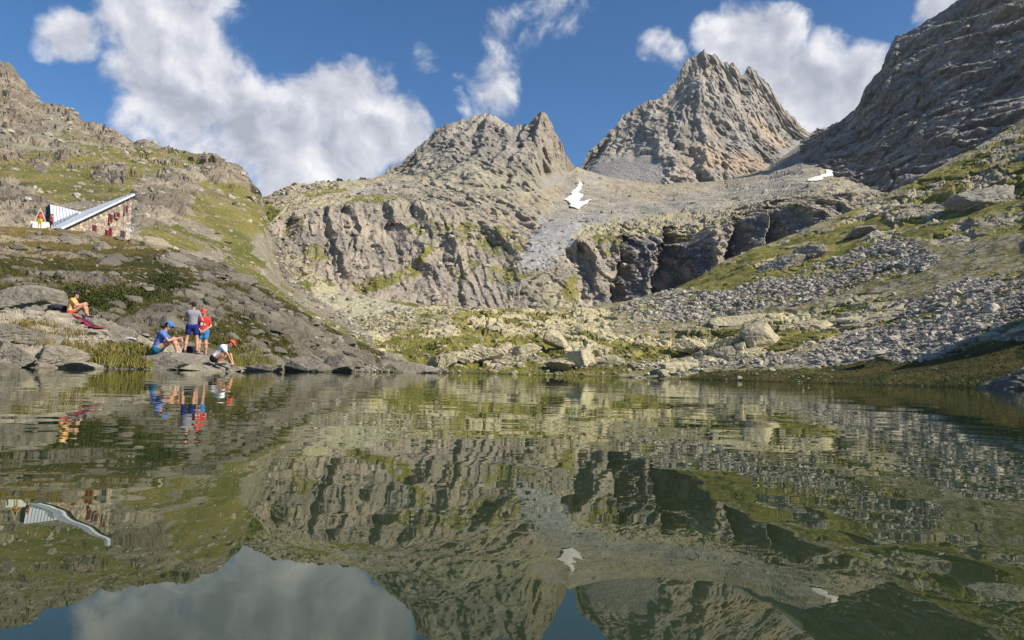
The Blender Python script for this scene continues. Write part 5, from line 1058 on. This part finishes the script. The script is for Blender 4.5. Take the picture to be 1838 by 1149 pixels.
# boy in grey: back to us, turned a little to the left
k = 1.48 / 1.75
J = standing(1.48, arms=dict(elL=(-.30 * k, .06, 1.14 * k), wrL=(-.20 * k, .26, 1.12 * k), elR=(.29 * k, .02, 1.13 * k), wrR=(.12 * k, .20, 1.08 * k), face=(-.55, .8, -.25)), stance=.14)
person('boy in a grey shirt and navy shorts standing with his back turned', spot(342, YP + .25), .35, J, .74, 'grey', 'navy', 'shoe2', None, 'hair')
# child in red: facing us
k = 1.34 / 1.75
J = standing(1.34, arms=dict(elL=(-.25 * k, -.02, 1.13 * k), wrL=(-.06, .15, .96 * k), elR=(.25 * k, -.02, 1.13 * k), wrR=(.06, .15, .95 * k), face=(.15, 1, -.5), handL=(.5, .3, -.6), handR=(-.5, .3, -.6)), stance=.09)
person('child in a red shirt and red cap standing with hands together', spot(362, YP + .55), math.pi + .25, J, .80, 'red', 'azure', 'shoe2', 'coral', 'hair', print_=[(-.045, 0, .018, .022), (.035, .025, .03, .02), (.03, -.02, .035, .012)])
# woman in blue: sitting, facing right
J = dict(pelvis=(0, 0, .12), chest=(0, .13, .46), neck=(0, .20, .64), head=(0, .28, .78), face=(0, .85, -.5), up=(0, .5, .85), hipL=(-.09, .02, .12), hipR=(.09, .02, .12), shL=(-.17, .15, .58), shR=(.17, .15, .58),
         knL=(-.12, .42, .40), knR=(.12, .44, .42), anL=(-.12, .60, .03), anR=(.10, .56, .05), toeL=(-.13, .76, -.02), toeR=(.11, .72, .0), elL=(-.22, .32, .36), wrL=(-.10, .54, .42), elR=(.22, .34, .36), wrR=(.10, .56, .44), handL=(.2, .8, -.2), handR=(-.2, .8, .1))
person('woman in a blue shirt and blue visor sitting with arms over her knees', spot(279, YP - .15) + Vector((0, 0, .0)), -math.pi / 2 + .25, J, .94, 'blue', 'teal', 'shoe', 'bandana', 'bhair', hatkind='visor', leg=.62)
# child in white: squatting at the water, facing right
J = dict(pelvis=(0, 0, .17), chest=(0, .20, .40), neck=(0, .31, .51), head=(0, .41, .57), face=(0, .75, -.65), up=(0, .65, .75), hipL=(-.08, .02, .16), hipR=(.08, .02, .16), shL=(-.14, .24, .47), shR=(.14, .24, .47),
         knL=(-.13, .30, .33), knR=(.13, .30, .33), anL=(-.10, .12, .06), anR=(.10, .12, .06), toeL=(-.11, .27, .03), toeR=(.11, .27, .03), elL=(-.17, .38, .27), wrL=(-.07, .46, .08), elR=(.17, .38, .28), wrR=(.07, .46, .08), handL=(0, .2, -.9), handR=(0, .2, -.9))
person('child in a white shirt and red cap crouching at the water', spot(384, 18.15), -math.pi / 2 + .15, J, .78, 'white', 'black', 'shoe2', 'coral', 'hair')
# child in yellow: sitting on the outcrop, facing right
J = dict(pelvis=(0, 0, .10), chest=(0, .04, .38), neck=(0, .09, .51), head=(0, .14, .63), face=(.15, .9, -.3), up=(0, .3, .95), hipL=(-.08, .02, .10), hipR=(.08, .02, .10), shL=(-.15, .06, .48), shR=(.15, .06, .48),
         knL=(-.12, .36, .33), knR=(.12, .37, .34), anL=(-.12, .44, .03), anR=(.11, .45, .04), toeL=(-.12, .58, 0), toeR=(.11, .59, .01), elL=(-.18, .18, .30), wrL=(-.08, .34, .36), elR=(.19, .18, .30), wrR=(.10, .35, .38))
person('child in a yellow shirt, red shorts and dark cap sitting on the outcrop', spot(120, 20.5), -math.pi / 2 + .35, J, .80, 'yellow', 'coral', 'shoe2', 'dark', 'hair')
# two hikers on the terrace of the hut
for (x, y, Y, sh, so, lab, rz) in ((70.5, 412, 65.2, 'coral', 'neon', 'hiker in red with yellow shorts at the terrace parapet', .2), (90.5, 415, 65.6, 'coral', 'dark', 'hiker in red with dark trousers beside the hut wall', -.5)):
    k = 1.7 / 1.75; J = standing(1.7, arms=dict(elL=(-.27, .02, 1.10 * k), wrL=(-.22, .16, .92 * k), elR=(.27, .02, 1.10 * k), wrR=(.22, .16, .92 * k)))
    p = at(x, y, Y); person(lab, Vector(p), rz, J, .98, sh, so, 'shoe2', 'coral' if so == 'dark' else None, 'hair', .025)

# ---------- what lies about
def lump(name, label, cat, c, size, rz, mat, seed, tilt=0.0, fold=.12):
    V, f = ICO[4]; V = np.sign(V) * np.abs(V) ** np.array([.75, .75, .8]); n = V.copy(); V = V * np.array(size); V = V + n * (fold * min(size) * 3 * (fbm(V / max(size) * 5 + seed, 4, .55, 2.0, True)))[:, None]; V[:, 2] = np.maximum(V[:, 2], -size[2] * .55)
    o = link(name, raw_mesh(name, V, f, 3, mat, None, True), label=label, category=cat); o.matrix_world = Matrix.Translation(c) @ (Matrix.Rotation(rz, 3, 'Z') @ Matrix.Rotation(tilt, 3, 'Y')).to_4x4(); return o
p = spot(97, 20.6); lump('jacket', 'dark blue jacket heaped beside the child in yellow', 'jacket', p + Vector((0, 0, .06)), (.24, .17, .07), .3, CL['dark'], 3, 0, .22)
p = spot(342, YP + .55); lump('backpack', 'small dark grey backpack on the ledge between the boys', 'backpack', p + Vector((0, 0, .1)), (.20, .14, .13), .1, CL['dark'], 5)
p = spot(231, 20.0); lump('sun_hat', 'white sun hat left on the rock near the woman in blue', 'hat', p + Vector((0, 0, .06)), (.13, .12, .06), .1, CL['shoe'], 7, 0, .2)
p = spot(252, YP); 
def build_mat():
    a = np.array(at(139, 570, 20.2)); b = np.array(at(180, 590, 19.8)); n = 26; m = 12; t = np.linspace(0, 1, n)[:, None]; u = np.linspace(-1, 1, m)[None]; d = b - a; side = np.cross(d / np.linalg.norm(d), [0, 0, 1]); side /= np.linalg.norm(side)
    P = a + d * t[..., None] + side * (u * .17)[..., None]; 
    for i_ in range(n):
        for j_ in range(m): P[i_, j_, 2] = ground_z(P[i_, j_, 0], P[i_, j_, 1]) + .035
    P[..., 2] = smooth1(smooth1(P[..., 2], 2, 0), 1.5, 1) + .03; P[..., 2] += .015 * fbm(P * 6, 2)
    o = link('towel', grid_mesh('towel', P, CL['mat'], None, smooth=True), label='crimson towel spread down the outcrop beside the child in yellow', category='towel'); o.modifiers.new('thick', 'SOLIDIFY').thickness = .02
    Q_ = P[3:-3, 3:-3] + [0, 0, .016]; link('towel_middle', grid_mesh('towel_middle', Q_, CL['purple'], None, smooth=True), o, label='dark purple middle of the towel')
build_mat()
# ================================================================== THE AIR
def build_haze():
    x0, x1, y0, y1, z0, z1 = -1500, 1500, -300, 2100, -12, 760
    V = np.array([(x, y, z) for z in (z0, z1) for (x, y) in ((x0, y0), (x1, y0), (x1, y1), (x0, y1))], float); q = np.array([(0, 3, 2, 1), (4, 5, 6, 7), (0, 1, 5, 4), (1, 2, 6, 5), (2, 3, 7, 6), (3, 0, 4, 7)])
    m = bpy.data.materials.new('mountain_air'); m.use_nodes = True; nt = m.node_tree; nt.nodes.clear(); o = nt.nodes.new('ShaderNodeOutputMaterial'); v = nt.nodes.new('ShaderNodeVolumePrincipled')
    v.inputs['Color'].default_value = (.80, .88, 1.0, 1); v.inputs['Density'].default_value = .00005; v.inputs['Anisotropy'].default_value = .2; nt.links.new(v.outputs[0], o.inputs['Volume'])
    link('haze', raw_mesh('haze', V, q, 4, m), kind='stuff', label='thin bluish mountain air over the whole valley', category='haze')
build_haze()
print('script', round(time.time() - T0, 1))
